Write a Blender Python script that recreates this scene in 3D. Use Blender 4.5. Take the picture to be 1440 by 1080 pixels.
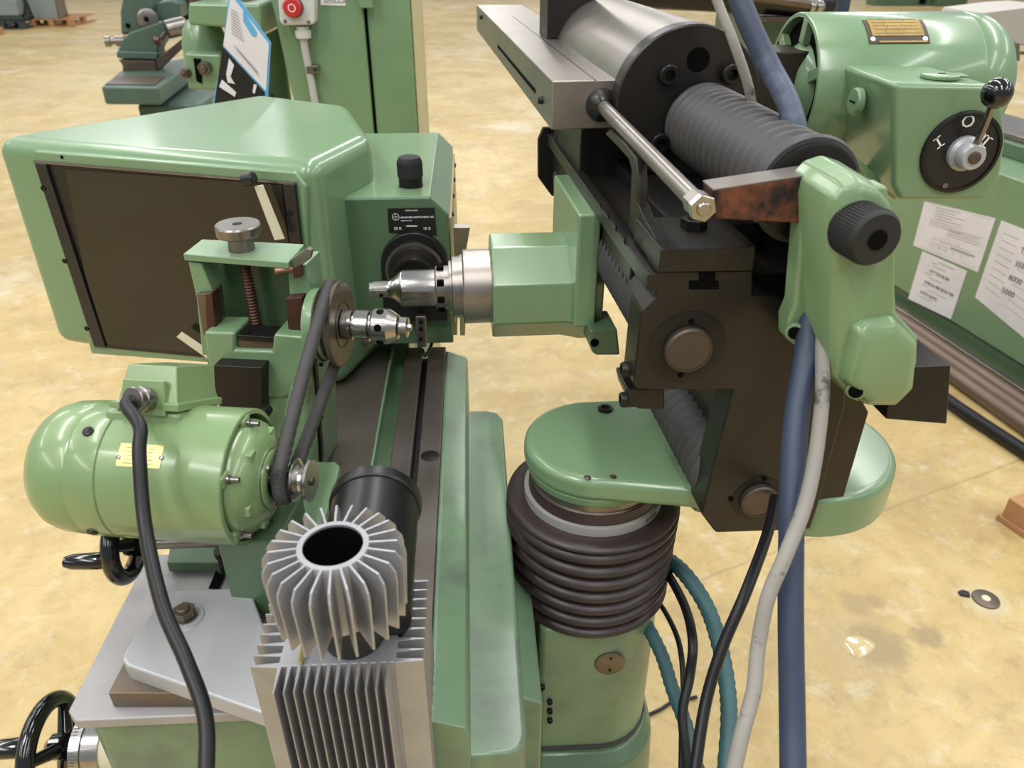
import bpy, bmesh, math, random
from mathutils import Vector as V, Matrix as M
random.seed(7)
R = math.radians
sc = bpy.context.scene
col = sc.collection
for o in list(bpy.data.objects): bpy.data.objects.remove(o)

# ---------------------------------------------------------------- camera, world, lights, exposure
PITCH, YAW, FPX, EYE = 30.5, 2.96, 1080.0, V((0, 0, 1.6))
cd = bpy.data.cameras.new('camera'); cam = bpy.data.objects.new('camera', cd); col.objects.link(cam)
cam.location = EYE; cam.rotation_euler = (R(90 - PITCH), 0, R(-YAW))
cd.sensor_width = 36; cd.lens = 36 * FPX / 1440; cd.clip_start = .02; cd.clip_end = 200
cd.dof.use_dof = True; cd.dof.focus_distance = 1.0; cd.dof.aperture_fstop = 8
sc.camera = cam
w = bpy.data.worlds.new('hall'); sc.world = w; w.use_nodes = True
w.node_tree.nodes['Background'].inputs[0].default_value = (.90, .95, 1, 1)
w.node_tree.nodes['Background'].inputs[1].default_value = .42
def strip_light(x, y, lx, ly, e, z=6.5, c=(1, .98, .94)):
    l = bpy.data.lights.new('ceiling_strip_light', 'AREA'); l.shape = 'RECTANGLE'; l.size = lx; l.size_y = ly; l.energy = e; l.color = c
    o = bpy.data.objects.new('ceiling_strip_light', l); col.objects.link(o); o.location = (x, y, z)
for lx in (-9, -4.5, 0.4, 5, 10):
    for ly in (-4, 3, 10, 20):
        strip_light(lx, ly, .35, 5.5, 185)
strip_light(-2.2, -1.2, .3, 1.5, 95, 5.5)
sc.view_settings.view_transform = 'Standard'; sc.view_settings.look = 'None'; sc.view_settings.exposure = 0.0
sc.view_settings.gamma = 1; sc.view_settings.use_curve_mapping = False

# ---------------------------------------------------------------- helpers
FW = V((math.sin(R(YAW)) * math.cos(R(PITCH)), math.cos(R(YAW)) * math.cos(R(PITCH)), -math.sin(R(PITCH))))
RT = V((math.cos(R(YAW)), -math.sin(R(YAW)), 0)); UP = RT.cross(FW)
def ray(px, py): return FW + RT * ((px - 720) / FPX) - UP * ((py - 540) / FPX)
def at(px, py, d): return EYE + ray(px, py) * d
class Fr:                                     # a local frame: origin and a turn about the vertical
    def __init__(s, loc=(0, 0, 0), rz=0, ry=0, rx=0):
        s.m = M.Translation(V(loc)) @ M.Rotation(R(rz), 4, 'Z') @ M.Rotation(R(ry), 4, 'Y') @ M.Rotation(R(rx), 4, 'X'); s.i = s.m.inverted()
        s.X, s.Y, s.Z = [(s.m.to_3x3() @ V(a)) for a in ((1, 0, 0), (0, 1, 0), (0, 0, 1))]
    def w(s, x, y, z): return s.m @ V((x, y, z))
    def l(s, p): return s.i @ p
    def c(s, px, py, **k):                    # local coordinates where the sight line meets a local plane
        (a, v), = k.items(); i = 'xyz'.index(a)
        o = s.i @ EYE; d = s.i.to_3x3() @ ray(px, py)
        return o + d * ((v - o[i]) / d[i])
    def p(s, px, py, **k): return s.m @ s.c(px, py, **k)
    def P(s, pts, **k): return [s.p(a, b, **k) for a, b in pts]
W0 = Fr()
class G:
    def __init__(s): s.b = bmesh.new()
    def face(s, pts): s.b.faces.new([s.b.verts.new(p) for p in pts]); return s
    def prism(s, pts, vec):
        vec = V(vec); a = [s.b.verts.new(p) for p in pts]; c = [s.b.verts.new(p + vec) for p in pts]; n = len(a)
        s.b.faces.new(a); s.b.faces.new(c[::-1])
        for i in range(n): s.b.faces.new((a[i], c[i], c[(i + 1) % n], a[(i + 1) % n]))
        return s
    def loft(s, rings, closed=True):
        vs = [[s.b.verts.new(p) for p in r] for r in rings]; n = len(vs[0])
        for a, c in zip(vs, vs[1:]):
            for i in range(n): s.b.faces.new((a[i], a[(i + 1) % n], c[(i + 1) % n], c[i]))
        if closed: s.b.faces.new(vs[0][::-1]); s.b.faces.new(vs[-1])
        return s
    def box(s, f, x0, x1, y0, y1, z0, z1):
        return s.prism([f.w(x0, y0, z0), f.w(x1, y0, z0), f.w(x1, y1, z0), f.w(x0, y1, z0)], f.w(0, 0, z1) - f.w(0, 0, z0))
    def lathe(s, a, d, prof, n=40, cap=True, arc=None):
        a = V(a); d = V(d).normalized(); u = d.orthogonal().normalized(); v = d.cross(u); rings = []
        for t, r in prof:
            r = max(r, 1e-5)
            rings.append([a + d * t + (u * math.cos(2 * math.pi * k / n) + v * math.sin(2 * math.pi * k / n)) * r for k in range(n)])
        return s.loft(rings, cap)
    def cyl(s, a, b, r, r2=None, n=28):
        a = V(a); b = V(b); return s.lathe(a, b - a, [(0, r), ((b - a).length, r if r2 is None else r2)], n)
    def ball(s, c, r, n=20):
        return s.lathe(V(c) - V((0, 0, r)), (0, 0, 1), [(r - r * math.cos(math.pi * k / 10), r * math.sin(math.pi * k / 10)) for k in range(11)], n)
    def tube(s, pts, r, n=14, sub=8, ridge=0, closed=False):
        pts = [V(p) for p in pts]; q = []
        ext = [pts[-1]] + pts + [pts[0], pts[1]] if closed else [pts[0] * 2 - pts[1]] + pts + [pts[-1] * 2 - pts[-2]]
        for i in range(1, len(ext) - 2):
            p0, p1, p2, p3 = ext[i - 1:i + 3]
            for k in range(sub):
                t = k / sub
                q.append(.5 * ((2 * p1) + (p2 - p0) * t + (2 * p0 - 5 * p1 + 4 * p2 - p3) * t * t + (3 * p1 - p0 - 3 * p2 + p3) * t ** 3))
        if not closed: q.append(pts[-1])
        rings = []; u = None; N = len(q)
        for i, p in enumerate(q):
            d = (q[(i + 1) % N] - q[i - 1]) if closed else (q[min(i + 1, N - 1)] - q[max(i - 1, 0)])
            d.normalize()
            u = d.orthogonal().normalized() if u is None else (u - d * u.dot(d)).normalized()
            v = d.cross(u); rr = (r[0] + (r[1] - r[0]) * i / (N - 1)) if isinstance(r, tuple) else r
            if ridge and i % 2: rr *= 1 - ridge
            rings.append([p + (u * math.cos(2 * math.pi * k / n) + v * math.sin(2 * math.pi * k / n)) * rr for k in range(n)])
        if closed: rings.append(rings[0])
        s.loft(rings, not closed)
        if closed: bmesh.ops.remove_doubles(s.b, verts=s.b.verts, dist=1e-6)
        return s
ORG = {}
def ob(name, g, mat, par=None, bev=0, seg=2, label=None, kind=None, sharp=35, cat=None, group=None):
    b = g.b; bmesh.ops.recalc_face_normals(b, faces=b.faces)
    lo = V([min(v.co[i] for v in b.verts) for i in range(3)]); hi = V([max(v.co[i] for v in b.verts) for i in range(3)])
    c = (lo + hi) / 2
    if par is None: c.z = lo.z
    for v in b.verts: v.co -= c
    me = bpy.data.meshes.new(name); b.to_mesh(me); b.free()
    me.materials.append(mat); me.shade_smooth(); me.set_sharp_from_angle(angle=R(sharp))
    o = bpy.data.objects.new(name, me); col.objects.link(o)
    if par: o.parent = par; o.location = c - ORG[par.name]
    else: o.location = c
    ORG[o.name] = c
    if bev:
        m = o.modifiers.new('bevel', 'BEVEL'); m.width = bev; m.segments = seg; m.limit_method = 'ANGLE'; m.angle_limit = R(28); m.harden_normals = True
    if label: o['label'] = label
    if kind: o['kind'] = kind
    if cat: o['category'] = cat
    if group: o['group'] = group
    return o
def thing(name, label, cat, loc, group=None):
    o = bpy.data.objects.new(name, None); col.objects.link(o); o.location = V(loc); o.empty_display_size = .05
    o['label'] = label; o['category'] = cat; ORG[o.name] = V(loc)
    if group: o['group'] = group
    return o
def text(body, size, o, xd, nd, mat, par, name='lettering', ex=.0004, align='LEFT'):
    cu = bpy.data.curves.new('t', 'FONT'); cu.body = body; cu.size = size; cu.extrude = ex; cu.align_x = align; cu.resolution_u = 2
    t = bpy.data.objects.new('t', cu); col.objects.link(t); bpy.context.view_layer.update()
    me = bpy.data.meshes.new_from_object(t.evaluated_get(bpy.context.evaluated_depsgraph_get()))
    bpy.data.objects.remove(t)
    xd = V(xd).normalized(); nd = V(nd).normalized(); yd = nd.cross(xd)
    g = G(); g.b.from_mesh(me); bpy.data.meshes.remove(me)
    for v in g.b.verts: v.co = V(o) + xd * v.co.x + yd * v.co.y + nd * (v.co.z + ex)
    bmesh.ops.triangulate(g.b, faces=g.b.faces)
    return ob(name, g, mat, par)
def screw(par, p, d, r, mat=None, h=None, name='socket_screw'):
    h = h or r * .9
    return ob(name, G().lathe(p, d, [(0, r), (h * .85, r), (h, r * .88), (h, r * .55), (h * .35, r * .5)], 18), mat or MT['black_ox'], par)
def hexn(par, p, d, r, h, mat, name='hex_nut', bore=.45):
    return ob(name, G().lathe(p, d, [(0, r), (h, r)], 6).lathe(V(p) + V(d).normalized() * h, d, [(0, r * bore * 1.2), (h * .35, r * bore)], 16), mat, par, bev=r * .08)

# ---------------------------------------------------------------- materials
MT = {}
def mat(name, c, rough=.5, metal=0, c2=None, amt=.5, scale=12, bump=0, bscale=60, spec=.5, coat=0, dirt=None, dscale=6, dlo=.58, dhi=.68, emit=None, stretch=None):
    m = bpy.data.materials.new(name); m.use_nodes = True; nt = m.node_tree; N = nt.nodes; L = nt.links
    b = N['Principled BSDF']; b.inputs['Base Color'].default_value = (*c, 1); b.inputs['Roughness'].default_value = rough
    b.inputs['Metallic'].default_value = metal; b.inputs['Specular IOR Level'].default_value = spec; b.inputs['Coat Weight'].default_value = coat
    b.inputs['Coat Roughness'].default_value = .12
    tc = N.new('ShaderNodeTexCoord'); src = tc.outputs['Object']
    if stretch:
        mp = N.new('ShaderNodeMapping'); mp.inputs['Scale'].default_value = stretch; L.new(src, mp.inputs[0]); src = mp.outputs[0]
    def noise(sc_, det=5, ro=.6):
        n = N.new('ShaderNodeTexNoise'); n.inputs['Scale'].default_value = sc_; n.inputs['Detail'].default_value = det; n.inputs['Roughness'].default_value = ro
        L.new(src, n.inputs['Vector']); return n.outputs[0]
    def ramp(inp, lo, hi):
        r = N.new('ShaderNodeMapRange'); r.inputs[1].default_value = lo; r.inputs[2].default_value = hi; L.new(inp, r.inputs[0]); return r.outputs[0]
    cur = None
    if c2:
        x = N.new('ShaderNodeMix'); x.data_type = 'RGBA'; x.inputs[6].default_value = (*c, 1); x.inputs[7].default_value = (*c2, 1)
        L.new(ramp(noise(scale), .5 - amt * .35, .5 + amt * .35), x.inputs[0]); cur = x.outputs[2]
    if dirt:
        x = N.new('ShaderNodeMix'); x.data_type = 'RGBA'; x.inputs[6].default_value = (*c, 1); x.inputs[7].default_value = (*dirt, 1)
        if cur: L.new(cur, x.inputs[6])
        L.new(ramp(noise(dscale, 9, .7), dlo, dhi), x.inputs[0]); cur = x.outputs[2]
    if cur: L.new(cur, b.inputs['Base Color'])
    if bump:
        bp = N.new('ShaderNodeBump'); bp.inputs['Strength'].default_value = bump; bp.inputs['Distance'].default_value = .002
        L.new(noise(bscale, 3), bp.inputs['Height']); L.new(bp.outputs[0], b.inputs['Normal'])
    if emit: b.inputs['Emission Color'].default_value = (*c, 1); b.inputs['Emission Strength'].default_value = emit
    MT[name] = m; return m
def s(r, g, b):
    f = lambda v: ((v / 255 + .055) / 1.055) ** 2.4 if v > 10 else v / 255 / 12.92
    return (f(r), f(g), f(b))
mat('green', s(116, 146, 110), .3, 0, s(108, 137, 103), .8, 5, .06, 45, coat=.35)
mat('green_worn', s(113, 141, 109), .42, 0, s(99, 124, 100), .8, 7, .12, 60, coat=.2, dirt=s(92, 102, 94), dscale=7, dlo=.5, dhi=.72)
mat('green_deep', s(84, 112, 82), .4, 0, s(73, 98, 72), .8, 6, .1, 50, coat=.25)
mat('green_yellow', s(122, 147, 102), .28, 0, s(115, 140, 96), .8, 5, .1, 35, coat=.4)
mat('green_blue', s(74, 96, 84), .45, 0, s(62, 82, 74), .8, 8, .1, 50)
mat('green_cover', s(119, 147, 108), .35, 0, s(112, 140, 102), .8, 5, .05, 45, coat=.3)
mat('steel', s(150, 146, 142), .3, .9, s(118, 112, 108), .8, 20, .05, 120, dirt=s(90, 74, 62), dscale=8, dlo=.6, dhi=.85)
mat('steel_bright', s(190, 188, 184), .24, 1, s(160, 156, 152), .7, 15)
mat('ground', s(166, 160, 154), .36, .85, s(140, 132, 126), .8, 8, .03, 100, dirt=s(110, 96, 84), dscale=5, dlo=.6, dhi=.85)
mat('steel_dark', s(98, 88, 80), .42, .6, s(78, 68, 60), .8, 6, .06, 90, dirt=s(52, 40, 32), dscale=14, dlo=.64, dhi=.74)
mat('table', s(108, 102, 96), .4, .5, s(86, 79, 72), .8, 9, .05, 90, dirt=s(92, 62, 44), dscale=16, dlo=.62, dhi=.76)
mat('tray', s(168, 166, 166), .5, .25, s(146, 142, 142), .8, 9, .05, 70, dirt=s(110, 92, 78), dscale=14, dlo=.66, dhi=.8)
mat('alu', s(176, 177, 182), .4, .55, s(154, 154, 158), .8, 18, .06, 160)
mat('silver_paint', s(176, 178, 182), .42, .3, s(166, 168, 172), .7, 6, .08, 140)
mat('black_ox', s(44, 41, 40), .38, .55, s(32, 30, 30), .8, 12, .05, 90)
mat('black_plate', s(50, 46, 43), .34, .45, s(38, 35, 33), .9, 6, .04, 120, dirt=s(66, 60, 56), dscale=5, dlo=.58, dhi=.8)
mat('brown_plate', s(54, 46, 38), .42, .3, s(46, 39, 32), .8, 6, .03, 90)
mat('black', s(24, 24, 26), .35)
mat('black_gloss', s(14, 14, 16), .14, coat=.4)
mat('black_matte', s(30, 30, 31), .7)
mat('hole', s(7, 7, 7), .9, spec=.1)
mat('rubber', s(72, 70, 71), .5, 0, s(58, 57, 58), .8, 10, .1, 120)
mat('rubber_brown', s(58, 46, 46), .38, 0, s(46, 37, 38), .8, 8, .08, 90, dirt=s(74, 62, 60), dscale=8, dlo=.56, dhi=.8)
mat('belt', s(58, 57, 57), .62, 0, s(46, 45, 45), .8, 60, .5, 400)
mat('bronze', s(122, 111, 99), .36, .75, s(98, 88, 78), .8, 14, .03, 100)
mat('rust', s(112, 64, 40), .75, .1, s(24, 19, 18), .35, 38, .4, 160)
mat('red_steel', s(92, 60, 50), .45, .5, s(68, 44, 38), .8, 20)
mat('copper_pin', s(150, 112, 92), .4, .8)
mat('cream', s(206, 200, 176), .5)
mat('beige', s(190, 182, 146), .5, 0, s(176, 168, 130), .6, 5)
mat('brass', s(206, 190, 130), .32, .6, s(190, 172, 112), .8, 20)
mat('gold_plate', s(190, 164, 96), .4, .5, s(150, 122, 66), .9, 40)
mat('screen', s(42, 38, 30), .12, 0, s(36, 32, 26), .8, 3, spec=.5)
mat('blue_hose', s(54, 66, 90), .5, 0, s(38, 48, 68), .8, 5, .1, 120, dirt=s(84, 94, 110), dscale=9, dlo=.55, dhi=.7)
mat('teal_hose', s(68, 108, 112), .55, 0, s(48, 80, 88), .8, 9, .15, 120)
mat('grey_cable', s(146, 142, 136), .6, 0, s(122, 118, 112), .8, 9, .1, 90, dirt=s(62, 60, 58), dscale=26, dlo=.54, dhi=.62)
mat('cable', s(22, 22, 26), .4, 0, None, spec=.35)
mat('grey_plastic', s(196, 198, 196), .45)
mat('grey_conduit', s(176, 176, 174), .5)
mat('red', s(178, 42, 42), .35)
mat('white', s(236, 236, 234), .6)
mat('paper', s(226, 222, 226), .7, 0, s(212, 206, 210), .8, 10)
mat('ink', s(84, 82, 88), .8)
mat('ink_pale', s(150, 146, 150), .8)
mat('chute_grey', s(172, 167, 160), .5, .1)
mat('clamp_steel', s(178, 178, 176), .35, .3)
mat('paper_blue', s(96, 168, 214), .6)
mat('wood', s(178, 134, 96), .7, 0, s(166, 116, 76), .9, 6, .1, 60, stretch=(1, 6, 6))
mat('grey_machine', s(140, 152, 150), .5, 0, s(126, 138, 136), .8, 5)
mat('dark_machine', s(62, 74, 72), .5, 0, s(50, 60, 58), .8, 5)
mat('brown_tube', s(126, 108, 94), .4, .4, s(98, 82, 70), .9, 9, .1, 80, stretch=(1, .2, 1))
mat('resin', s(204, 184, 138), .08, coat=1)
mat('dark_red', s(70, 20, 26), .25, coat=.5)

def floor_mat():
    m = bpy.data.materials.new('painted_concrete'); m.use_nodes = True; nt = m.node_tree; N = nt.nodes; L = nt.links; b = N['Principled BSDF']
    tc = N.new('ShaderNodeNewGeometry').outputs['Position']
    def noise(sc_, det=6, ro=.62, dist=0, st=None):
        n = N.new('ShaderNodeTexNoise'); n.inputs['Scale'].default_value = sc_; n.inputs['Detail'].default_value = det; n.inputs['Roughness'].default_value = ro; n.inputs['Distortion'].default_value = dist
        if st:
            mp = N.new('ShaderNodeMapping'); mp.inputs['Scale'].default_value = st; L.new(tc, mp.inputs[0]); L.new(mp.outputs[0], n.inputs[0])
        else: L.new(tc, n.inputs[0])
        return n.outputs[0]
    def rg(i, lo, hi, a=0, c=1):
        r = N.new('ShaderNodeMapRange'); r.inputs[1].default_value = lo; r.inputs[2].default_value = hi; r.inputs[3].default_value = a; r.inputs[4].default_value = c; L.new(i, r.inputs[0]); return r.outputs[0]
    def mix(f, a, c):
        x = N.new('ShaderNodeMix'); x.data_type = 'RGBA'; L.new(f, x.inputs[0])
        if isinstance(a, tuple): x.inputs[6].default_value = (*a, 1)
        else: L.new(a, x.inputs[6])
        x.inputs[7].default_value = (*c, 1); return x.outputs[2]
    c = mix(rg(noise(.9, 8, .62, 1.2), .4, .62), s(198, 175, 122), s(176, 150, 92))
    c = mix(rg(noise(5.5, 10, .74, .3), .47, .6, 0, .5), c, s(176, 150, 98))
    c = mix(rg(noise(2.3, 9, .72, .4), .5, .66, 0, .75), c, s(162, 138, 96))
    c = mix(rg(noise(.55, 9, .7, 1.6), .52, .66, 0, .85), c, s(203, 192, 166))
    c = mix(rg(noise(8, 10, .78, .3), .53, .66, 0, .55), c, s(208, 198, 172))
    c = mix(rg(noise(.35, 4, .5, .3), .55, .75, 0, .5), c, s(192, 178, 150))
    c = mix(rg(noise(14, 10, .8, .6), .5, .78, 0, .8), c, s(150, 128, 90))
    c = mix(rg(noise(45, 4, .6), .7, .76, 0, .7), c, s(104, 88, 66))
    geo = N.new('ShaderNodeSeparateXYZ'); L.new(tc, geo.inputs[0])
    def mth(op, a, b_=None):
        n = N.new('ShaderNodeMath'); n.operation = op
        for i, v in enumerate((a, b_)):
            if v is None: continue
            if isinstance(v, (int, float)): n.inputs[i].default_value = v
            else: L.new(v, n.inputs[i])
        return n.outputs[0]
    # oil stains and an old joint line worn into the paint
    for (px, py, r, cc, k) in STAINS:
        p = W0.p(px, py, z=0)
        dx = mth('SUBTRACT', geo.outputs[0], p.x); dy = mth('SUBTRACT', geo.outputs[1], p.y)
        d = mth('SQRT', mth('ADD', mth('MULTIPLY', dx, dx), mth('MULTIPLY', dy, dy)))
        d = mth('ADD', d, mth('MULTIPLY', mth('SUBTRACT', noise(22, 6, .7), .5), r * 1.6))
        c = mix(rg(d, r * .55, r * 1.05, k, 0), c, cc)
    a = W0.p(1120, 765, z=0); e = W0.p(1440, 645, z=0); dv = (e - a).normalized()
    ln = mth('ABSOLUTE', mth('ADD', mth('SUBTRACT', mth('MULTIPLY', mth('SUBTRACT', geo.outputs[0], a.x), dv.y), mth('MULTIPLY', mth('SUBTRACT', geo.outputs[1], a.y), dv.x)), mth('MULTIPLY', mth('SUBTRACT', noise(3, 3), .5), .03)))
    c = mix(rg(ln, .003, .007, .4, 0), c, s(140, 118, 84))
    L.new(c, b.inputs['Base Color']); L.new(rg(noise(3, 5), .3, .7, .3, .5), b.inputs['Roughness'])
    bp = N.new('ShaderNodeBump'); bp.inputs['Strength'].default_value = .25; bp.inputs['Distance'].default_value = .004; L.new(noise(9, 8, .65), bp.inputs['Height']); L.new(bp.outputs[0], b.inputs['Normal'])
    return m
STAINS = [(1235, 910, .085, s(120, 98, 70), .75), (1305, 895, .05, s(130, 108, 82), .6), (1215, 905, .14, s(176, 156, 116), .5), (1385, 843, .07, s(200, 190, 160), .6), (1205, 850, .05, s(150, 130, 96), .5), (1230, 845, .03, s(150, 130, 96), .5)]
ob('floor', G().box(W0, -30, 30, -12, 60, -.1, 0), floor_mat(), kind='structure')

# ================================================================ machine bed with its table and ways
ZT = .93
xt = lambda px, z=ZT, py=599: W0.p(px, py, z=z).x
bed = thing('grinding_machine_bed', 'green cast machine bed with worn steel table ways in the foreground', 'machine bed', (-.2, .85, .0))
def wb(name, x0, x1, y0, y1, z0, z1, m, par=bed, bev=.002, **k): return ob(name, G().box(W0, x0, x1, y0, y1, z0, z1), MT[m], par, bev, **k)
yF, yE = .505, 1.275
xL = -.417
wb('bed_casting', xL + .012, xt(560), yF + .01, .78, .25, ZT - .014, 'green_worn', bev=.015)
wb('table_casting', -.30, xt(627), .79, yE - .01, .25, ZT - .022, 'green_worn', bev=.01)
g = G().prism([V((xL, .74, ZT - .013)), V((xL, yF + .012, ZT - .013)), V((xL + .012, yF, ZT - .013)), V((-.13, yF, ZT - .013)), V((-.13, .74, ZT - .013)), V((xL, .77, ZT - .013))][:5], (0, 0, .013))
ob('tray_plate', g, MT['tray'], bed, .002)
wb('table_plate', -.315, xt(533), .70, yE, ZT - .02, ZT + .002, 'table')
wb('groove_floor', xt(533), xt(556), .56, yE, ZT - .03, ZT - .018, 'green_deep')
wb('groove_edge', xt(531), xt(535), .56, yE, ZT - .02, ZT + .004, 'green')
wb('slideway', xt(556), xt(584), .56, yE, ZT - .03, ZT + .003, 'table')
wb('slot', xt(584), xt(593), .56, yE, ZT - .03, ZT - .02, 'black_matte')
wb('slideway', xt(593), xt(622), .56, yE, ZT - .03, ZT + .003, 'table')
a, b = xt(622), xt(658, ZT - .012)
prof = [V((a, 0, ZT + .002)), V((a + .004, 0, ZT + .003)), V((b - .003, 0, ZT - .010)), V((b, 0, ZT - .018)), V((b, 0, .3)), V((a, 0, .3))]
y1 = W0.p(655, 503, z=ZT - .012).y; y0 = W0.p(650, 1020, z=ZT - .005).y
ob('side_rail_casting', G().prism([p + V((0, y0, 0)) for p in prof], (0, y1 - y0, 0)), MT['green_worn'], bed, .003)
for px, py in ((482, 597), (571, 600)):
    screw(bed, W0.p(px, py, z=ZT + .0005), (0, 0, 1), .0088, MT['steel'], .0012)
    ob('socket', G().lathe(W0.p(px, py, z=ZT + .0016), (0, 0, 1), [(0, .0056), (.0003, .0054)], 6), MT['hole'], bed)
ob('oil_stain', G().lathe(W0.p(605, 641, z=ZT + .0032), (0, 0, 1), [(0, .014), (.0002, .0135)], 20), MT['black_ox'], bed)
ZL = .86
lx0, lx1 = xt(640, ZL, 800), xt(723, ZL, 800)
yb = W0.p(690, 576, z=ZL).y; yn = W0.p(690, 1062, z=ZL).y
g = G().prism([V((lx0, yn, ZL)), V((lx1 - .02, yn, ZL)), V((lx1 - .006, yn + .006, ZL)), V((lx1, yn + .02, ZL)), V((lx1, yb - .03, ZL)), V((lx1 - .008, yb - .008, ZL)), V((lx1 - .03, yb, ZL)), V((lx0, yb, ZL))], (0, 0, -.5))
ob('ledge_casting', g, MT['green_worn'], bed, .006, 3)
# mounting flange between ledge and column
g = G().prism([V((lx1 - .01, 0, .79)), V((lx1 + .028, 0, .77)), V((lx1 + .028, 0, .25)), V((lx1 - .01, 0, .25))], (0, .3, 0))
for v in g.b.verts: v.co.y += .62
ob('column_flange', g, MT['green_worn'], bed, .004)

# ================================================================ swivel column with brown bellows
cc = at(840, 600, 1.05); cx, cy = cc.x, cc.y; ZA = 1.0
zp = lambda py, dy, px=840: W0.p(px, py, y=cy - dy).z
colm = thing('bellows_column', 'green column pedestal under a dark brown rubber bellows with silver hose clamp', 'machine column', (cx, cy, 0))
zn = zp(728, .09); zc = zp(752, .098); zt0 = zc - .014; zb = zp(903, .118)
print('ZS', ZA, zp(682, .1), zn, zc, zt0, zb)
ob('column_neck', G().lathe((cx, cy, zn - .03), (0, 0, 1), [(0, .088), (ZA - .03 - zn + .03, .088)], 48), MT['steel'], colm)
ob('neck_ring', G().lathe((cx, cy, zn - .002), (0, 0, 1), [(0, .091), (.004, .092), (.008, .089)], 48), MT['bronze'], colm)
pr = [(0, .094), (.014, .094), (.018, .096)]
n = 7; h = zt0 - zb
prof = [(zb - zb, .085), (.004, .112)]
for k in range(n):
    z = k * h / n
    prof += [(z + .001, .103), (z + h / n * .22, .1165 + .0008 * k), (z + h / n * .5, .1215 + .0006 * k), (z + h / n * .66, .1215 + .0006 * k), (z + h / n * .86, .113), (z + h / n * .97, .103)]
prof += [(h, .119), (h + .0035, .1245), (h + .007, .1235), (h + .010, .116), (h + .0115, .104), (h + .0105, .0975), (h + .012, .0935), (zn - zb + .004, .092)]
g = G().lathe((cx, cy, zb), (0, 0, 1), [(t, r) for t, r in prof], 64)
for v in g.b.verts:
    f = max(0, min(1, (v.co.z - zb) / h)); a = math.atan2(v.co.y - cy, v.co.x - cx)
    v.co.z += .006 * math.sin(a * 2 + .8) * math.sin(math.pi * min(f, 1)) + .010 * math.cos(a + .3) * math.sin(math.pi * f) 
ob('bellows', g, MT['rubber_brown'], colm, sharp=70)
ob('hose_clamp', G().lathe((cx, cy, zc - .004), (0, 0, 1), [(0, .0945), (0, .0990), (.0135, .0990), (.0135, .0945)], 64), MT['clamp_steel'], colm)
g = G()
for k in range(9):
    a = R(-52 + k * 1.7); p = V((cx + .0985 * math.cos(a), cy + .0985 * math.sin(a), zc - .001)); g.box(Fr(p, math.degrees(a)), -.0004, .0006, -.0007, .0007, .001, .009)
ob('clamp_slots', g, MT['black_ox'], colm, kind='stuff')
zbase = W0.p(880, 1040, y=cy - .1).z
def rrect(x0, x1, y0, y1, r, z, n=6):
    p = []
    for (ax, ay, a0) in ((x1 - r[0], y0 + r[0], -90), (x1 - r[1], y1 - r[1], 0), (x0 + r[2], y1 - r[2], 90), (x0 + r[3], y0 + r[3], 180)):
        rr = r[len(p) // (n + 1)]
        for k in range(n + 1):
            t = R(a0 + 90 * k / n); p.append(V((ax + rr * math.cos(t), ay + rr * math.sin(t), z)))
    return p
pxl = W0.p(757, 960, y=cy - .1).x; pxr = cx + .105
ob('pedestal', G().loft([rrect(pxl, pxr, cy - .104, cy + .12, (.085, .08, .01, .01), z) for z in (zbase - .02, zb + .012)]), MT['green_worn'], colm, .006, 3)  # worn green; its darker dirt tone also stands in for shade on the pedestal
ob('pedestal_base', G().loft([rrect(pxl - .004, pxr + .03, cy - .15, cy + .16, (.09, .09, .01, .01), 0.02), rrect(pxl - .002, pxr + .012, cy - .13, cy + .14, (.09, .09, .01, .01), zbase - .03), rrect(pxl, pxr + .004, cy - .112, cy + .13, (.09, .09, .01, .01), zbase - .01)]), MT['green_deep'], colm, .004)
g = G().loft([rrect(pxl, pxr + .003, cy - .107, cy + .13, (.088, .085, .01, .01), z) for z in (zbase - .012, zbase - .002)])
ob('base_seal', g, MT['rubber'], colm)
p = W0.p(858, 932, y=cy - .104)
ob('round_cover_plate', G().lathe(p, (0, -1, 0), [(0, .023), (.002, .023), (.003, .0215)], 32), MT['bronze'], colm)
for dx, dz in ((0, .013), (0, -.013)): screw(colm, p + V((dx, -.003, dz)), (0, -1, 0), .0025, h=.001)
for py in (985, 998, 1011): screw(colm, W0.p(773, py, y=cy - .104), (0, -1, 0), .0045, h=.006)
screw(colm, W0.p(762, 965, y=cy - .104), (0, -1, 0), .005, h=.005)

# ---------------- swivel arm
arm = thing('swivel_arm', 'rounded green swivel arm resting on the column bellows', 'swivel arm', (cx, cy, ZA - .06))
rc = W0.p(1120, 618, z=ZA); rr = .128
ccx, ccy, cr = cx + .0, cy - .0, .100
def arc(c, r, a0, a1, n, z): return [V((c[0] + r * math.cos(R(a0 + (a1 - a0) * k / n)), c[1] + r * math.sin(R(a0 + (a1 - a0) * k / n)), z)) for k in range(n + 1)]
top = arc((rc.x, rc.y), rr, -100, 95, 26, ZA) + arc((ccx, ccy), cr, 95, 268, 26, ZA)
g = G().prism(top, (0, 0, -.036)); ob('arm_plate', g, MT['green'], arm, .012, 4)
low = arc((rc.x, rc.y), rr, -100, 95, 26, ZA - .02) + [V((cx + .11, cy + .095, ZA - .02)), V((cx + .09, cy, ZA - .02)), V((cx + .12, cy - .09, ZA - .02))]
g = G().prism(low, (0, 0, -.045)); ob('arm_underside', g, MT['green'], arm, .006, 3)
ob('hub_disc', G().lathe((cx, cy, ZA - .048), (0, 0, 1), [(0, .094), (.014, .097)], 48), MT['green'], arm, .002)
screw(arm, W0.p(851, 576, z=ZA), (0, 0, 1), .011, h=.004)
for px, py in ((826, 671), (862, 670)): ob('paint_chip', G().lathe(W0.p(px, py, z=ZA + .0002), (0, 0, 1), [(0, .005), (.0003, .0045)], 7), MT['bronze'], arm)

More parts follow.
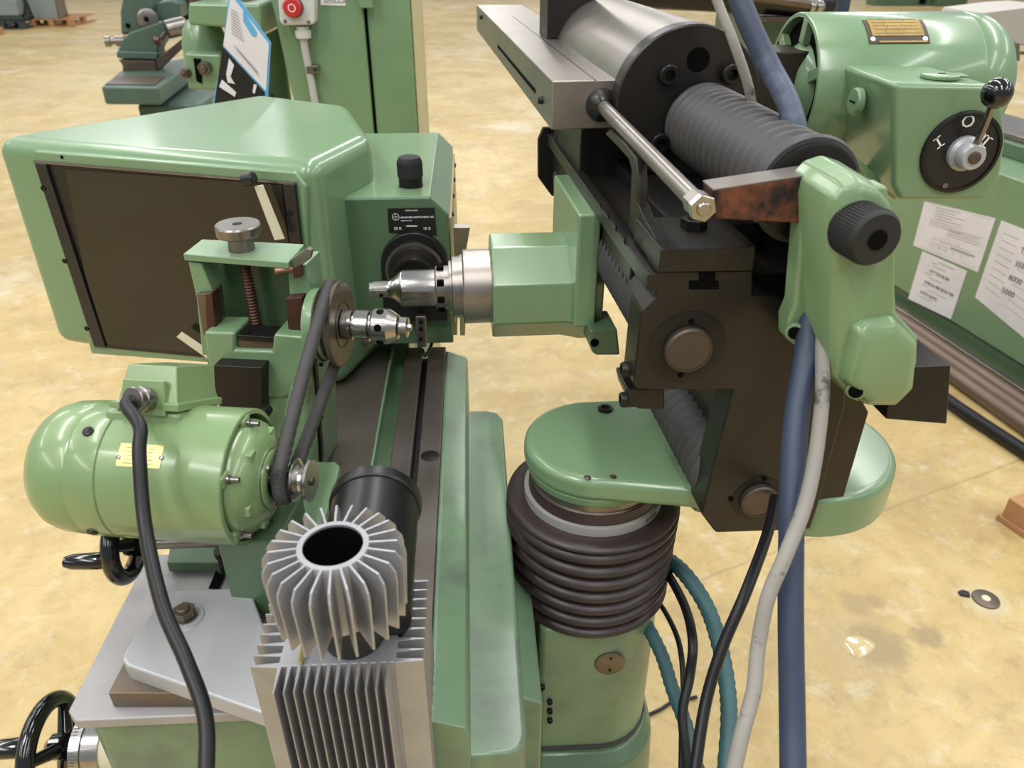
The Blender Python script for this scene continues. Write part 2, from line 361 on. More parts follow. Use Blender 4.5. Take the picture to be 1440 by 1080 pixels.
# ================================================================ slide head over the arm
S = Fr(at(967, 490, .8), 4)
head = thing('grinding_slide_head', 'dark steel slide head with rubber bellows and two round silver end caps', 'slide head', S.w(.05, .2, -.3))
def sb(name, x0, x1, y0, y1, z0, z1, m, par=head, bev=.002, **k): return ob(name, G().box(S, x0, x1, y0, y1, z0, z1), MT[m], par, bev, **k)
def sx(px, py, y=0): return S.c(px, py, y=y)
PT = [(927, 381), (1060, 380), (1060, 416), (1093, 416), (1116, 433), (1150, 470), (1186, 500), (1190, 567), (1151, 711), (1140, 745), (1095, 747), (1007, 750), (987, 724), (1000, 668), (1031, 549), (927, 549), (895, 548), (891, 540), (902, 438), (922, 418)]
ob('front_plate', G().prism(S.P(PT, y=0), S.Y * .045), MT['black_plate'], head, .003, 2)
ob('side_guard_plate', G().prism(S.P([(1120, 440), (1175, 500), (1222, 580), (1184, 709), (1151, 711), (1120, 740)], y=.012), S.Y * .03), MT['brown_plate'], head, .002)
g1x = sx(927, 385).x; c0 = sx(1060, 380); c1 = sx(1190, 500)
sb('slide_body', g1x + .022, c1.x + .01, .044, .46, sx(1000, 545).z, sx(1060, 400).z - .006, 'black_plate', bev=.004)
sb('slide_base', sx(1040, 600).x, c1.x - .005, .044, .30, sx(1060, 740).z + .01, sx(1000, 545).z + .01, 'black_plate', bev=.004)
def cap(px, py, r, ringr, par=head):
    p = S.p(px, py, y=0)
    ob('bearing_ring', G().lathe(p, -S.Y, [(-.004, ringr), (.0006, ringr), (.0012, ringr - .002), (.0012, r + .001)], 48), MT['black_ox'], par)
    ob('end_cap', G().lathe(p, -S.Y, [(0, r), (.007, r), (.0095, r - .003), (.0095, r * .92), (.0085, r * .9)], 40), MT['steel_dark'], par, label='round silver steel end cap')
cap(966, 489, .0255, .042); cap(1065, 701, .0225, .032)
for px, py in ((972, 452), (957, 527), (1028, 702), (1075, 673)):
    ob('dowel_hole', G().lathe(S.p(px, py, y=-.0012), -S.Y, [(0, .0032), (.0006, .0032)], 14), MT['hole'], head)
ob('t_slot', G().prism(S.P([(969, 395), (1011, 395), (1011, 407), (969, 407)], y=-.0006), S.Y * .003).prism(S.P([(983, 379), (1006, 379), (1006, 396), (983, 396)], y=-.0008), S.Y * .003), MT['hole'], head)
# clamp block on top of the front plate
zt = sx(1000, 348).z; bk = S.c(900, 306, z=zt).y
TB = [(930, 351), (1064, 346), (1060, 381), (926, 384)]
ob('clamp_block', G().prism(S.P(TB, y=-.004), S.Y * max(.05, bk)), MT['black_plate'], head, .002)
print('S clamp back', bk, zt)
screw(head, S.p(970, 340, z=zt), (0, 0, 1), .003, h=.001)
# perforated guide bar along the slide
g0 = sx(909, 410); g1 = sx(927, 385)
yb_ = S.c(776, 186, x=g0.x).y; print('bar back', yb_)
sb('guide_bar', g0.x, g1.x + .004, 0.0, .62, g0.z, g1.z, 'black_plate', bev=.0015)
for cx_, cy_ in ((328, 515), (470, 733), (495, 770), (523, 812), (552, 857), (585, 905)):
    p = S.p(660 + cx_ / 2.667, cy_ / 2.667, x=g0.x - .0004)
    ob('guide_bar_hole', G().lathe(p, -S.X, [(0, .0034), (.0005, .0034)], 12), MT['hole'], head)
dz = g1.z + .0
sb('deck', g1.x, g1.x + .15, .10, .62, dz - .06, dz - .006, 'black_plate')
# web plate rising beside the bar
g = G()
# a curved stiffener plate standing along the slide
zz = lambda px, py: S.c(px, py, x=g1.x + .001)
q = [zz(*v) for v in ((857, 182), (876, 200), (893, 222), (896, 250), (896, 285), (905, 305), (930, 350), (926, 384), (884, 322), (886, 285), (888, 240), (884, 224), (868, 206), (850, 188))]
g.b.free(); g = G().prism([S.w(*p_) for p_ in q], S.X * .012); ob('stiffener_plate', g, MT['black_plate'], head, .0015)
# bellows
def bellows(name, a, d, L, r, n, m='rubber', par=head, r2=None, kink=.85):
    pr = [(0, r * .6)]
    for k in range(n):
        rk = r + ((r2 or r) - r) * k / n
        pr += [(L * (k + .08) / n, rk * kink), (L * (k + .42) / n, rk * .985), (L * (k + .5) / n, rk), (L * (k + .6) / n, rk * .985), (L * (k + .95) / n, rk * kink)]
    pr.append((L, (r2 or r) * .6))
    return ob(name, G().lathe(a, d, pr, 44), MT[m], par, sharp=80)
b1 = sx(955, 478)
bx = S.c(834, 350, y=.28)
bellows('bellows', S.w(bx.x + .047, .04, b1.z), S.Y, .21, .052, 12)
bellows('bellows', S.w(bx.x + .046, .46, b1.z), S.Y, .16, .045, 10)
ep = S.c(757, 232, y=.62)
E_ = .62
oct_ = [(757, 200), (772, 181), (800, 181), (815, 200), (815, 262), (800, 272), (772, 262), (757, 250)]
ob('bellows_end_plate', G().prism(S.P([(757, 197), (764, 180), (830, 180), (830, 278), (776, 276), (757, 250)], y=E_), S.Y * .012), MT['black_plate'], head, .002)
b2 = sx(1065, 701)
pr_ = S.c(935, 570, y=.16); 
bellows('bellows', S.w(b2.x - .022, .03, b2.z + .012), S.Y, .20, .050, 11)
ob('lower_bracket', G().prism(S.P([(880, 546), (935, 546), (935, 577), (897, 576), (884, 566)], y=.02), S.Y * .05), MT['black_plate'], head, .003)
for px, py, xx in ((882, 519, 894), (886, 561, 892)):
    screw(head, S.p(xx, py, y=.030), -S.X, .009, h=.016)
# green carrier that holds the spindle
carr = thing('spindle_carrier', 'green octagonal spindle carrier with polished grinding spindle pointing left', 'spindle', S.w(-.12, .38, -.05))
yf = .24; yb2 = .56
f0 = S.c(814, 302, y=yf); zt_ = f0.z
kb = S.c(779, 236, x=f0.x).y; print('carrier back', kb)
zlow = S.c(800, 462, y=yf).z
sb('carrier_plate', f0.x, f0.x + .030, yf, kb, zlow, zt_, 'green', carr, .004)
ob('carrier_lug', G().prism(S.P([(830, 465), (868, 462), (872, 500), (838, 500), (832, 495)], y=yf - .02), S.Y * .06), MT['green_deep'], carr, .003)
ob('lug_hole', G().lathe(S.p(836, 482, y=yf - .0205), -S.Y, [(0, .006), (.0006, .006)], 16), MT['hole'], carr)
sp = Fr(at(690, 402, 1.1), 1.5)     # axis runs along -x
px2m = 1.1 / FPX
def oct8(x, r, sq=.42, z=0):
    return [sp.w(x, r * math.cos(R(22.5 + 45 * k)) * 1.0, r * math.sin(R(22.5 + 45 * k)) + z) for k in range(8)]
g = G().loft([oct8(0, .074), oct8(.098, .074), oct8(.125, .080), oct8(.15, .080)]); ob('spindle_housing', g, MT['green'], carr, .003)
u = px2m
ob('spindle_collar', G().lathe(sp.w(.002, 0, 0), -sp.X, [(0, .050), (.002, .0525), (.040, .0525), (.042, .050), (.042, .046)], 56), MT['ground'], carr, label='wide polished steel collar')
ob('graduated_ring', G().lathe(sp.w(-.040, 0, 0), -sp.X, [(0, .046), (.003, .046), (.003, .044), (.014, .044), (.015, .042), (.015, .03)], 48), MT['steel'], carr)
ob('lock_nut', G().lathe(sp.w(-.055, 0, 0), -sp.X, [(0, .038), (.004, .038), (.004, .031), (.022, .031), (.024, .029), (.024, .02)], 40), MT['steel'], carr)
for k in range(8):
    t = R(45 * k + 10); ob('nut_slot', G().box(Fr(sp.w(-.07, .031 * math.cos(t), .031 * math.sin(t)), 1.5, 0, 0), -.006, .004, -.004, .004, -.004, .004), MT['hole'], carr, .001)
ob('spindle_nose', G().lathe(sp.w(-.078, 0, 0), -sp.X, [(0, .026), (.046, .026), (.05, .0245), (.058, .017), (.066, .0125), (.070, .012), (.088, .012), (.089, .0105), (.093, .0105), (.094, .009)], 40), MT['steel_bright'], carr, label='polished stepped spindle nose')
ob('nose_hole', G().lathe(sp.w(-.155, -.0105, -.004), (0, -1, -.3), [(0, .0026), (.002, .0026)], 12), MT['hole'], carr)

# ================================================================ upper ram: silver block, ground cylinder, bellows, rod
ram = thing('upper_ram', 'silver ram block with ground steel cylinder, ribbed bellows and long rod', 'machine ram', S.w(.05, .5, .12))
yS = .33
A = S.c(775, 183, y=yS); B = S.c(873, 112, y=yS)
A.z = max(A.z, g1.z)
sb('ram_block', A.x, B.x + .03, yS, 1.5, A.z, B.z, 'ground', ram, .002)
print('ram', A, B)
gz0 = S.c(700, 60, x=A.x); gz1 = S.c(753, 135, x=A.x); zg = (gz0.z + gz1.z) / 2
sb('ram_riser', A.x + .05, B.x + .10, yS + .05, .6, g1.z - .02, A.z + .002, 'black_plate', ram, .002)
sb('ram_groove', A.x - .0006, A.x + .002, gz1.y, gz0.y, zg - .003, zg + .003, 'hole', ram, 0)
for px, py in ((763, 141), (678, 24)): screw(ram, S.p(px, py, x=A.x), -S.X, .005, h=.006)
l0 = S.c(860, 112, z=B.z).x - .022
sb('ram_seam', l0, l0 + .0015, yS, 1.2, B.z - .001, B.z + .0004, 'black_ox', ram, 0)
t0 = S.c(795, 55, z=B.z)
sb('upright_block', S.c(770, 20, y=t0.y).x, S.c(836, 20, y=t0.y).x, t0.y, t0.y + .09, B.z, B.z + .16, 'black_plate', ram, .002)
fy = .30; fc = S.c(968, 148, y=fy); FCx, FCz = fc.x, fc.z
r_ = .0935
ob('ram_cylinder', G().lathe(S.w(FCx, fy + .03, FCz), S.Y, [(0, r_ - .001), (.5, r_ - .001)], 72), MT['ground'], ram)
ob('flange_disc', G().lathe(S.w(FCx, fy, FCz), S.Y, [(0, .03), (0, r_ - .002), (.002, r_), (.03, r_)], 72), MT['black_plate'], ram)
for px, py in ((938, 104), (1025, 103), (926, 199)): screw(ram, S.p(px, py, y=fy), -S.Y, .0125, h=.014)
ob('flange_hole', G().lathe(S.p(982, 84, y=fy - .0004), S.Y, [(0, .0145), (.001, .0145)], 24), MT['hole'], ram)
bs = S.c(985, 172, y=fy); be = S.c(1138, 272, x=bs.x); print('bellows3', bs, be)
yend = .004
g = G(); L = fy - yend
pr = []; n = 15
for k in range(n):
    rk = .0500 - .0015 * k / n
    pr += [(L * (k + .05) / n, rk * .74), (L * (k + .36) / n, rk * .965), (L * (k + .5) / n, rk), (L * (k + .64) / n, rk * .965), (L * (k + .95) / n, rk * .74)]
g.lathe(S.w(bs.x, fy, bs.z), -S.Y, pr, 48)
ob('ribbed_bellows', g, MT['rubber'], ram, sharp=80)
ob('bellows_collar', G().lathe(S.w(bs.x, yend + .002, bs.z), -S.Y, [(-.006, .040), (-.004, .050), (.008, .052), (.012, .050), (.012, .046)], 48), MT['rubber'], ram)
ob('bellows_end_disc', G().lathe(S.w(bs.x, yend - .008, bs.z), -S.Y, [(0, .0455), (.008, .0455), (.009, .043)], 48), MT['black_ox'], ram)
# rod with boot
rs = S.c(846, 148, y=yS); re = S.c(983, 288, x=rs.x + .002); print('rod', rs, re)
ob('rod_boot', G().lathe(S.w(rs.x, yS, rs.z), -S.Y, [(0, .021), (.002, .0205), (.004, .016), (.009, .0115), (.013, .009)], 32), MT['black'], ram, label='black rubber boot')
ey = re.y
ob('rod', G().cyl(S.w(rs.x, yS, rs.z), S.w(re.x, ey, re.z), .0085), MT['ground'], ram)
ob('rod_end', G().lathe(S.w(re.x, ey + .018, re.z), -S.Y, [(0, .009), (.004, .0115), (.022, .0115)], 6), MT['ground'], ram, .001)
hexn(ram, S.w(re.x, ey - .004, re.z), -S.Y, .0125, .008, MT['steel_bright'])
# flat link bar from the rod to the crank cover
link = [(1003, 268), (1160, 244), (1160, 316), (1005, 308)]
ob('link_bar', G().prism(S.P(link, y=ey + .002), S.Y * .028), MT['rust'], ram, .0015, label='flat link bar with rusty front face')
ob('link_bar_top', G().prism([S.w(c.x, c.y, c.z) for c in (S.c(1003, 268, y=ey + .002), S.c(1160, 244, y=ey + .002))] + [S.p(1160, 244, y=ey + .002) + S.Y * .028, S.p(1003, 268, y=ey + .002) + S.Y * .028], (0, 0, .0012)), MT['ground'], ram)
hb = S.p(975, 322, z=zt); hexn(head, hb - V((0, 0, .0)), (0, 0, 1), .014, .012, MT['black_ox'])
sb('upper_carriage', sx(990, 380).x, sx(1130, 380).x + .03, .10, .40, sx(1060, 400).z - .02, S.c(1000, 300, y=.1).z - .012, 'black_ox', head, .004)

# ================================================================ crank cover near the camera
yc = -.10
cov = thing('crank_cover', 'glossy green crank cover with black knurled knob at right', 'cover', S.p(1215, 575, y=yc))
OUT = [(1166, 300), (1172, 278), (1188, 262), (1212, 254), (1236, 262), (1254, 282), (1262, 310), (1262, 440), (1297, 478), (1296, 515), (1284, 560), (1266, 577), (1225, 577), (1196, 558), (1168, 532)]
def ring(f, off, y): 
    cx_ = sum(p[0] for p in OUT) / len(OUT); 
    return [S.w(*(S.c(px, py, y=yc) + V((0, 0, 0)))) for px, py in OUT]
base = [S.c(px, py, y=yc) for px, py in OUT]
mid = V((sum(p.x for p in base) / len(base), 0, sum(p.z for p in base) / len(base)))
def lvl(dy, k): return [S.w(p.x + (mid.x - p.x) * k, yc + dy, p.z + (mid.z - p.z) * k * .6) for p in base]
ob('cover_shell', G().loft([lvl(0, .16), lvl(.004, .05), lvl(.014, -.02), lvl(.07, -.06)]), MT['green_cover'], cov, .009, 4, sharp=60)
NO = [(1188, 540), (1206, 466), (1222, 456), (1262, 450), (1297, 486), (1290, 552), (1268, 574), (1226, 574)]
nb = [S.c(px, py, y=yc - .012) for px, py in NO]
mm = V((sum(p.x for p in nb) / len(nb), 0, sum(p.z for p in nb) / len(nb)))
def lv2(y, k): return [S.w(p.x + (mm.x - p.x) * k, y, p.z + (mm.z - p.z) * k) for p in nb]
ob('cover_nose', G().loft([lv2(yc - .014, .28), lv2(yc - .010, .10), lv2(yc - .002, 0), lv2(yc + .04, 0)]), MT['green_cover'], cov, .006, 4, sharp=60)
ob('cover_flange', G().prism(S.P([(1132, 262), (1250, 262), (1262, 440), (1272, 566), (1205, 566), (1180, 545), (1128, 494), (1108, 480), (1108, 452), (1117, 430)], y=yc + .048), S.Y * .025), MT['green_cover'], cov, .004, 3)
for px, py, d in ((1118, 465, .050), (1203, 547, .0)):
    p = S.p(px, py, y=yc + d - .004)
    ob('screw_eye', G().lathe(p, -S.Y - S.X * .5, [(0, .009), (.004, .009), (.005, .007)], 20), MT['green_cover'], cov)
    ob('cover_screw', G().lathe(p - (S.Y + S.X * .5) * .0045, -S.Y - S.X * .5, [(0, .0065), (.0012, .0065)], 16), MT['hole'], cov)
kp = S.p(1235, 338, y=yc - .03)
kd = (-S.Y + S.X * .10)
g = G().lathe(kp - kd * .035, kd, [(0, .023), (.030, .0235), (.034, .021), (.034, .012)], 60)
ob('knurled_knob', g, MT['black_matte'], cov, label='black knurled knob with a round bore')
ob('knob_bore', G().lathe(kp - kd * .0005, kd, [(0, .0085), (.0006, .0085)], 24), MT['hole'], cov)
g = G()
for k in range(54):
    t = 2 * math.pi * k / 54; u_ = kd.normalized().orthogonal().normalized(); v_ = kd.normalized().cross(u_)
    q = kp - kd * .034 + (u_ * math.cos(t) + v_ * math.sin(t)) * .0234
    g.cyl(q, q + kd * .028, .0007, n=4)
ob('knurling', g, MT['black_matte'], cov, kind='stuff')
cb = thing('counterweight_block', 'black rectangular steel block behind the green crank cover', 'block', S.p(1300, 590, y=yc + .03))
ob('block_body', G().prism(S.P([(1255, 517), (1338, 514), (1332, 597), (1246, 590)], y=yc + .03), S.Y * .14), MT['black_ox'], cb, .002)
sb('drive_housing', S.c(1130, 400, y=.0).x, S.c(1175, 400, y=.0).x, yc + .06, .10, S.c(1150, 470, y=0).z, S.c(1150, 330, y=0).z, 'black_ox', cov, .003)

# ================================================================ finned lamp housing
ZB = 1.055
LP = lambda px, py: W0.p(px, py, z=ZB)
fl = LP(352, 936); fr = LP(596, 927); fy0 = LP(475, 934).y; by0 = LP(500, 818).y
cl, cr_ = LP(391, 936).x, LP(556, 930).x
lamp = thing('lamp_housing', 'bare aluminium lamp housing with cooling fins on the machine table in the foreground', 'lamp', ((cl + cr_) / 2, (fy0 + by0) / 2, .93))
ob('housing_core', G().box(W0, cl, cr_, fy0, by0, .66, ZB), MT['alu'], lamp, .001)
nb_ = 9
for k in range(nb_):
    y = fy0 + (by0 - fy0 - .003) * k / (nb_ - 1)
    th = .0035 if k == 0 else .0024
    xa = fl.x + (0 if k < 7 else .004); xb = fr.x + .002 * 0
    ob('side_fin', G().prism([V((cl + .001, y - .001, ZB)), V((xa, y + th * .2, ZB)), V((xa, y + th * .8, ZB)), V((cl + .001, y + th + .001, ZB))], (0, 0, -.40)), MT['alu'], lamp, .0004, 1)
    ob('side_fin', G().prism([V((cr_ - .001, y - .001, ZB)), V((xb, y + th * .2, ZB)), V((xb, y + th * .8, ZB)), V((cr_ - .001, y + th + .001, ZB))], (0, 0, -.40)), MT['alu'], lamp, .0004, 1)
fyf = LP(465, 971).y
xa, xb = LP(386, 965).x, LP(543, 965).x
for k in range(12):
    x = xa + (xb - xa) * k / 11
    ob('front_fin', G().prism([V((x - .0019, fy0 + .001, ZB)), V((x - .0007, fyf, ZB - .001)), V((x + .0007, fyf, ZB - .001)), V((x + .0019, fy0 + .001, ZB))], (0, 0, -.40)), MT['alu'], lamp, .0004, 1)
tc = at(468, 766, .60); zf0, zf1 = tc.z - .071, tc.z
ob('chimney_tube', G().cyl((tc.x, fy0 + .033, ZB), (tc.x, tc.y + .004, zf0 + .006), .0275, .0275, 40), MT['black_matte'], lamp)
ob('sink_ring', G().lathe((tc.x, tc.y, zf0), (0, 0, 1), [(0, .0235), (0, .0285), (zf1 - zf0 - .001, .0285), (zf1 - zf0, .0278), (zf1 - zf0, .0235), (.03, .0235)], 56, cap=False), MT['alu'], lamp)
ob('sink_bore', G().lathe((tc.x, tc.y, zf0 + .012), (0, 0, 1), [(0, .001), (0, .0232), (zf1 - zf0 - .014, .0232)], 40, cap=False), MT['black_gloss'], lamp)
for k in range(24):
    a = R(15 * k + 5); f = Fr((tc.x, tc.y, 0), math.degrees(a)); t = .0011
    ob('radial_fin', G().prism([f.w(.027, -t, zf0 + .002), f.w(.053, -t, zf0), f.w(.0562, -t, zf1 - .016), f.w(.0555, -t, zf1 - .009), f.w(.050, -t, zf1 - .001), f.w(.027, -t, zf1)], f.Y * t * 2), MT['alu'], lamp, .0005, 1)
p = LP(424, 925); ob('wood_chip', G().prism([p + V((-.002, -.005, .001)), p + V((.001, -.010, .001)), p + V((.002, .006, .003)), p + V((-.001, .008, .009))], (.0015, 0, .002)), MT['brass'], lamp)
# black lens tube
tube = thing('lens_tube', 'smooth black lens tube with raised rim behind the finned lamp housing', 'lens', at(530, 720, .82) - V((0, 0, .09)))
ta = at(529, 706, .80); tb = at(512, 830, .70)
d = (tb - ta).normalized()
ob('tube_body', G().lathe(ta, d, [(0, .0445), (.012, .0445), (.014, .0445), (.15, .0445)], 56), MT['black'], tube)
ob('tube_rim', G().lathe(ta - d * .004, d, [(0, .028), (0, .046), (.002, .0475), (.013, .0475), (.015, .0455)], 56), MT['black'], tube, .0005)
ob('tube_cap', G().lathe(ta - d * .003, d, [(0, .040), (.002, .040)], 40), MT['black_matte'], tube)

# ================================================================ silver gear cover on the tray
gcov = thing('gear_cover', 'silver painted box cover with one hex bolt on the grey tray', 'cover', W0.p(270, 900, z=.95))
ZC = .972
gp = [(232, 833), (240, 829), (345, 826), (354, 832), (378, 900), (380, 1006), (366, 1002), (178, 936), (171, 926), (175, 915)]
ob('cover_box', G().prism([W0.p(a_, b_, z=ZC) for a_, b_ in gp], (0, 0, -.022)), MT['silver_paint'], gcov, .005, 4)
p = W0.p(261, 868, z=ZC)
ob('bolt_pad', G().lathe(p, (0, 0, 1), [(0, .0195), (.0014, .0185), (.0016, .017)], 40), MT['silver_paint'], gcov)
ob('washer', G().lathe(p, (0, 0, 1), [(0, .013), (.003, .013)], 28), MT['steel'], gcov, .0004)
hexn(gcov, p + V((0, 0, .003)), (0, 0, 1), .0118, .009, MT['bronze'], 'hex_bolt', .5)
pp = [(150, 976), (175, 930), (380, 930), (380, 1010), (170, 1010)]
ob('cover_underplate', G().prism([W0.p(a_, b_, z=.952) for a_, b_ in [(152, 975), (200, 880), (390, 900), (390, 975)]], (0, 0, -.021)), MT['bronze'], gcov, .001)
p = W0.p(225, 982, z=.94)
ob('adjust_slot', G().box(W0, p.x, p.x + .014, W0.p(200, 975, z=.952).y - .0006, W0.p(200, 975, z=.952).y + .002, .942, .946), MT['hole'], gcov)

# ================================================================ drive motor
Mo = Fr(at(214, 661, .80), -9)
mot = thing('drive_motor', 'glossy green electric motor with brass nameplate and black cable in front of the screen', 'motor', Mo.w(0, 0, -.187))
mx = lambda px, py=660, y=-.06: Mo.c(px, py, y=y).x
xl, xs, xr = mx(42, y=0) + .030, mx(128), mx(304)
r = .0705
ob('motor_rear_cap', G().lathe(Mo.w(xl, 0, 0), Mo.X, [(0, .02), (.0005, .035), (.004, .048), (.011, .058), (.021, .065), (.032, .0685), (xs - xl - .035, r - .0005), (xs - xl - .032, r - .001), (xs - xl - .03, r), (xs - xl - .001, r), (xs - xl, r - .001)], 72), MT['green_yellow'], mot)
ob('motor_body', G().lathe(Mo.w(xs, 0, 0), Mo.X, [(.0, r - .0015), (.0015, r - .0015), (.002, r), (xr - xs - .001, r), (xr - xs, r - .001), (xr - xs, r - .005), (xr - xs - .03, r - .006), (xr - xs - .031, .03)], 72), MT['green_yellow'], mot)
xb_ = xr - .012
ob('end_bell', G().lathe(Mo.w(xb_, 0, 0), Mo.X, [(-.01, .060), (.010, .060), (.018, .057), (.026, .050), (.031, .042), (.033, .034), (.034, .034)], 64), MT['green_yellow'], mot)
for a in (35, 100, 215, 325, 270):
    t = R(a); f = Fr(Mo.w(xb_ + .005, .060 * -math.cos(t), .060 * math.sin(t)), -9)
    ob('bell_lug', G().box(f, -.008, .009, -.009, .009, -.007, .007), MT['green_yellow'], mot, .003, 3)
    ob('bell_screw', G().lathe(f.w(.009, 0, 0), Mo.X, [(0, .0045), (.003, .0045), (.004, .003), (.012, .0028)], 12), MT['steel'], mot)
    f2 = Fr(Mo.w(xb_ + .024, .045 * -math.cos(t + .5), .045 * math.sin(t + .5)), -9)
    ob('bell_boss', G().box(f2, -.004, .006, -.006, .006, -.006, .006), MT['green_yellow'], mot, .0018)
ob('shaft_flange', G().lathe(Mo.w(xb_ + .032, 0, 0), Mo.X, [(0, .031), (.004, .031), (.005, .0295), (.005, .02), (.002, .019)], 44), MT['green_yellow'], mot)
ob('flange_edge', G().lathe(Mo.w(xb_ + .0335, 0, 0), Mo.X, [(0, .0316), (.0015, .0316)], 44), MT['steel'], mot)
for a in (60, 180, 300): screw(mot, Mo.w(xb_ + .037, -.0255 * math.cos(R(a)), .0255 * math.sin(R(a))), Mo.X, .0035, MT['steel'], .003)
xp = mx(414, 668, 0) - .0
ob('motor_shaft', G().lathe(Mo.w(xb_ + .03, 0, 0), Mo.X, [(0, .009), (xp - xb_ - .028, .009)], 24), MT['steel'], mot)
pul = [(0, .006), (0, .0215), (.0018, .0225), (.003, .0215), (.007, .014), (.010, .014), (.0135, .0215), (.015, .0225), (.0175, .0215), (.0175, .006)]
ob('motor_pulley', G().lathe(Mo.w(xp, 0, 0), Mo.X, pul, 44), MT['steel_bright'], mot, sharp=25, label='small bright double-flanged pulley')
ob('shaft_end', G().lathe(Mo.w(xp + .015, 0, 0), Mo.X, [(0, .005), (.0045, .005), (.0055, .0035)], 18), MT['bronze'], mot)
# terminal box
BX = Fr(at(214, 661, .80), -9, 0, -27)
y0_, y1_ = -.046, .046
bz0 = .048; bz1 = BX.c(200, 577, y=y0_).z; bz2 = bz1 + .004; bz3 = BX.c(220, 514, y=y0_ + .012).z
fx0, fx1 = BX.c(158, 577, y=y0_).x, BX.c(246, 578, y=y0_).x
def rr4(x0, x1, y0, y1, z): return [BX.w(x0, y0, z), BX.w(x1, y0, z), BX.w(x1, y1, z), BX.w(x0, y1, z)]
ob('terminal_box_base', G().prism(rr4(fx0 - .012, fx1 + .003, y0_ + .004, y1_, bz0), BX.Z * (bz1 - bz0)), MT['green_yellow'], mot, .006, 3)
ob('terminal_box_cover', G().loft([rr4(fx0, fx1 + .003, y0_, y1_, bz1), rr4(fx0, fx1 + .003, y0_, y1_, bz2 + .004), rr4(fx0 + .003, fx1, y0_ + .004, y1_ - .004, bz2 + .004), rr4(fx0 + .008, fx1 - .006, y0_ + .012, y1_ - .012, bz3)]), MT['green_yellow'], mot, .004, 4)
ob('box_screw_boss', G().lathe(BX.w(fx0 - .007, y0_ + .018, bz1), BX.Z, [(0, .0075), (.006, .0075)], 20), MT['green_yellow'], mot, .001)
gp_ = BX.c(204, 560, y=y0_ + .003)
ob('gland_panel', G().prism([BX.w(x, y0_ + .006, z) for x, z in ((fx0 + .008, bz1 - .005), (fx1 - .010, bz1 - .005), (fx1 - .012, bz3 - .014), (fx0 + .010, bz3 - .014))], -BX.Y * .006), MT['green_yellow'], mot, .001)
ga = BX.w(gp_.x + .004, y0_, gp_.z)
ob('cable_gland', G().lathe(ga, -BX.Y - V((.25, 0, 0)), [(0, .0115), (.006, .0115), (.006, .0130), (.010, .0130), (.011, .0115), (.014, .0115), (.014, .0130), (.018, .0130), (.019, .012), (.019, .0085)], 36), MT['steel'], mot, sharp=30)
cab = [ga - BX.Y * .012, ga - BX.Y * .026 + V((-.006, 0, -.004)), at(197, 600, .700), at(196, 640, .69), at(204, 740, .675), at(228, 850, .635), at(262, 930, .61), at(288, 1005, .59), at(290, 1085, .57), at(284, 1180, .55)]
c_ = ob('motor_cable', G().tube(cab, .0062, 16), MT['cable']); c_['label'] = 'thick black power cable hanging from the drive motor over the silver cover'; c_['category'] = 'cable'
def onbody(px, py):
    for i in range(60):
        pass
    o = Mo.i @ EYE; dd = Mo.i.to_3x3() @ ray(px, py)
    A_ = dd.y ** 2 + dd.z ** 2; B_ = 2 * (o.y * dd.y + o.z * dd.z); C_ = o.y ** 2 + o.z ** 2 - r * r
    t = (-B_ - math.sqrt(B_ * B_ - 4 * A_ * C_)) / 2 / A_; q = o + dd * t
    return q, math.atan2(q.z, -q.y)
def plate(par, fr_, q, ang, x0, x1, a0, a1, rad, th, m, name, **k):
    rings = []
    pts = []
    n_ = 5
    def P_(x, a_, rr_): return fr_.w(x, -rr_ * math.cos(a_), rr_ * math.sin(a_))
    for i in range(n_ + 1):
        a_ = a0 + (a1 - a0) * i / n_
        rings.append([P_(x0, a_, rad - .001), P_(x1, a_, rad - .001), P_(x1, a_, rad + th), P_(x0, a_, rad + th)])
    return ob(name, G().loft(rings), m, par, **k)
q1, a1_ = onbody(163, 655); q2, a2_ = onbody(232, 627)
plate(mot, Mo, None, None, q1.x, q2.x, a1_, a2_, r, .0006, MT['brass'], 'nameplate', label='small brass nameplate')
for px, py in ((167, 643), (227, 644)):
    q, a_ = onbody(px, py); screw(mot, Mo.w(q.x, -(r + .0004) * math.cos(a_), (r + .0004) * math.sin(a_)), Mo.Y * -math.cos(a_) + Mo.Z * math.sin(a_), .0022, MT['steel'], .001, 'nameplate_rivet')
g = G()
for i in range(5):
    a_ = a1_ + (a2_ - a1_) * (i + .8) / 6
    for x0, x1 in ((.14, .45), (.5, .8)) if i % 2 else ((.14, .62), (.68, .8)):
        xa1 = q1.x + (q2.x - q1.x) * x0; xb1 = q1.x + (q2.x - q1.x) * x1; rad = r + .0007
        P_ = lambda x, b_: Mo.w(x, -rad * math.cos(b_), rad * math.sin(b_))
        g.face([P_(xa1, a_), P_(xb1, a_), P_(xb1, a_ + .008), P_(xa1, a_ + .008)])
ob('nameplate_print', g, MT['ink'], mot, kind='stuff')
for px, py in ((124, 607), (130, 748)):
    q, a_ = onbody(px, py); dd = Mo.Y * -math.cos(a_) + Mo.Z * math.sin(a_)
    ob('motor_screw', G().lathe(Mo.w(q.x, q.y, q.z) - dd * .001, dd, [(0, .0055), (.0025, .0052), (.0032, .0035)], 18), MT['black_ox'], mot)
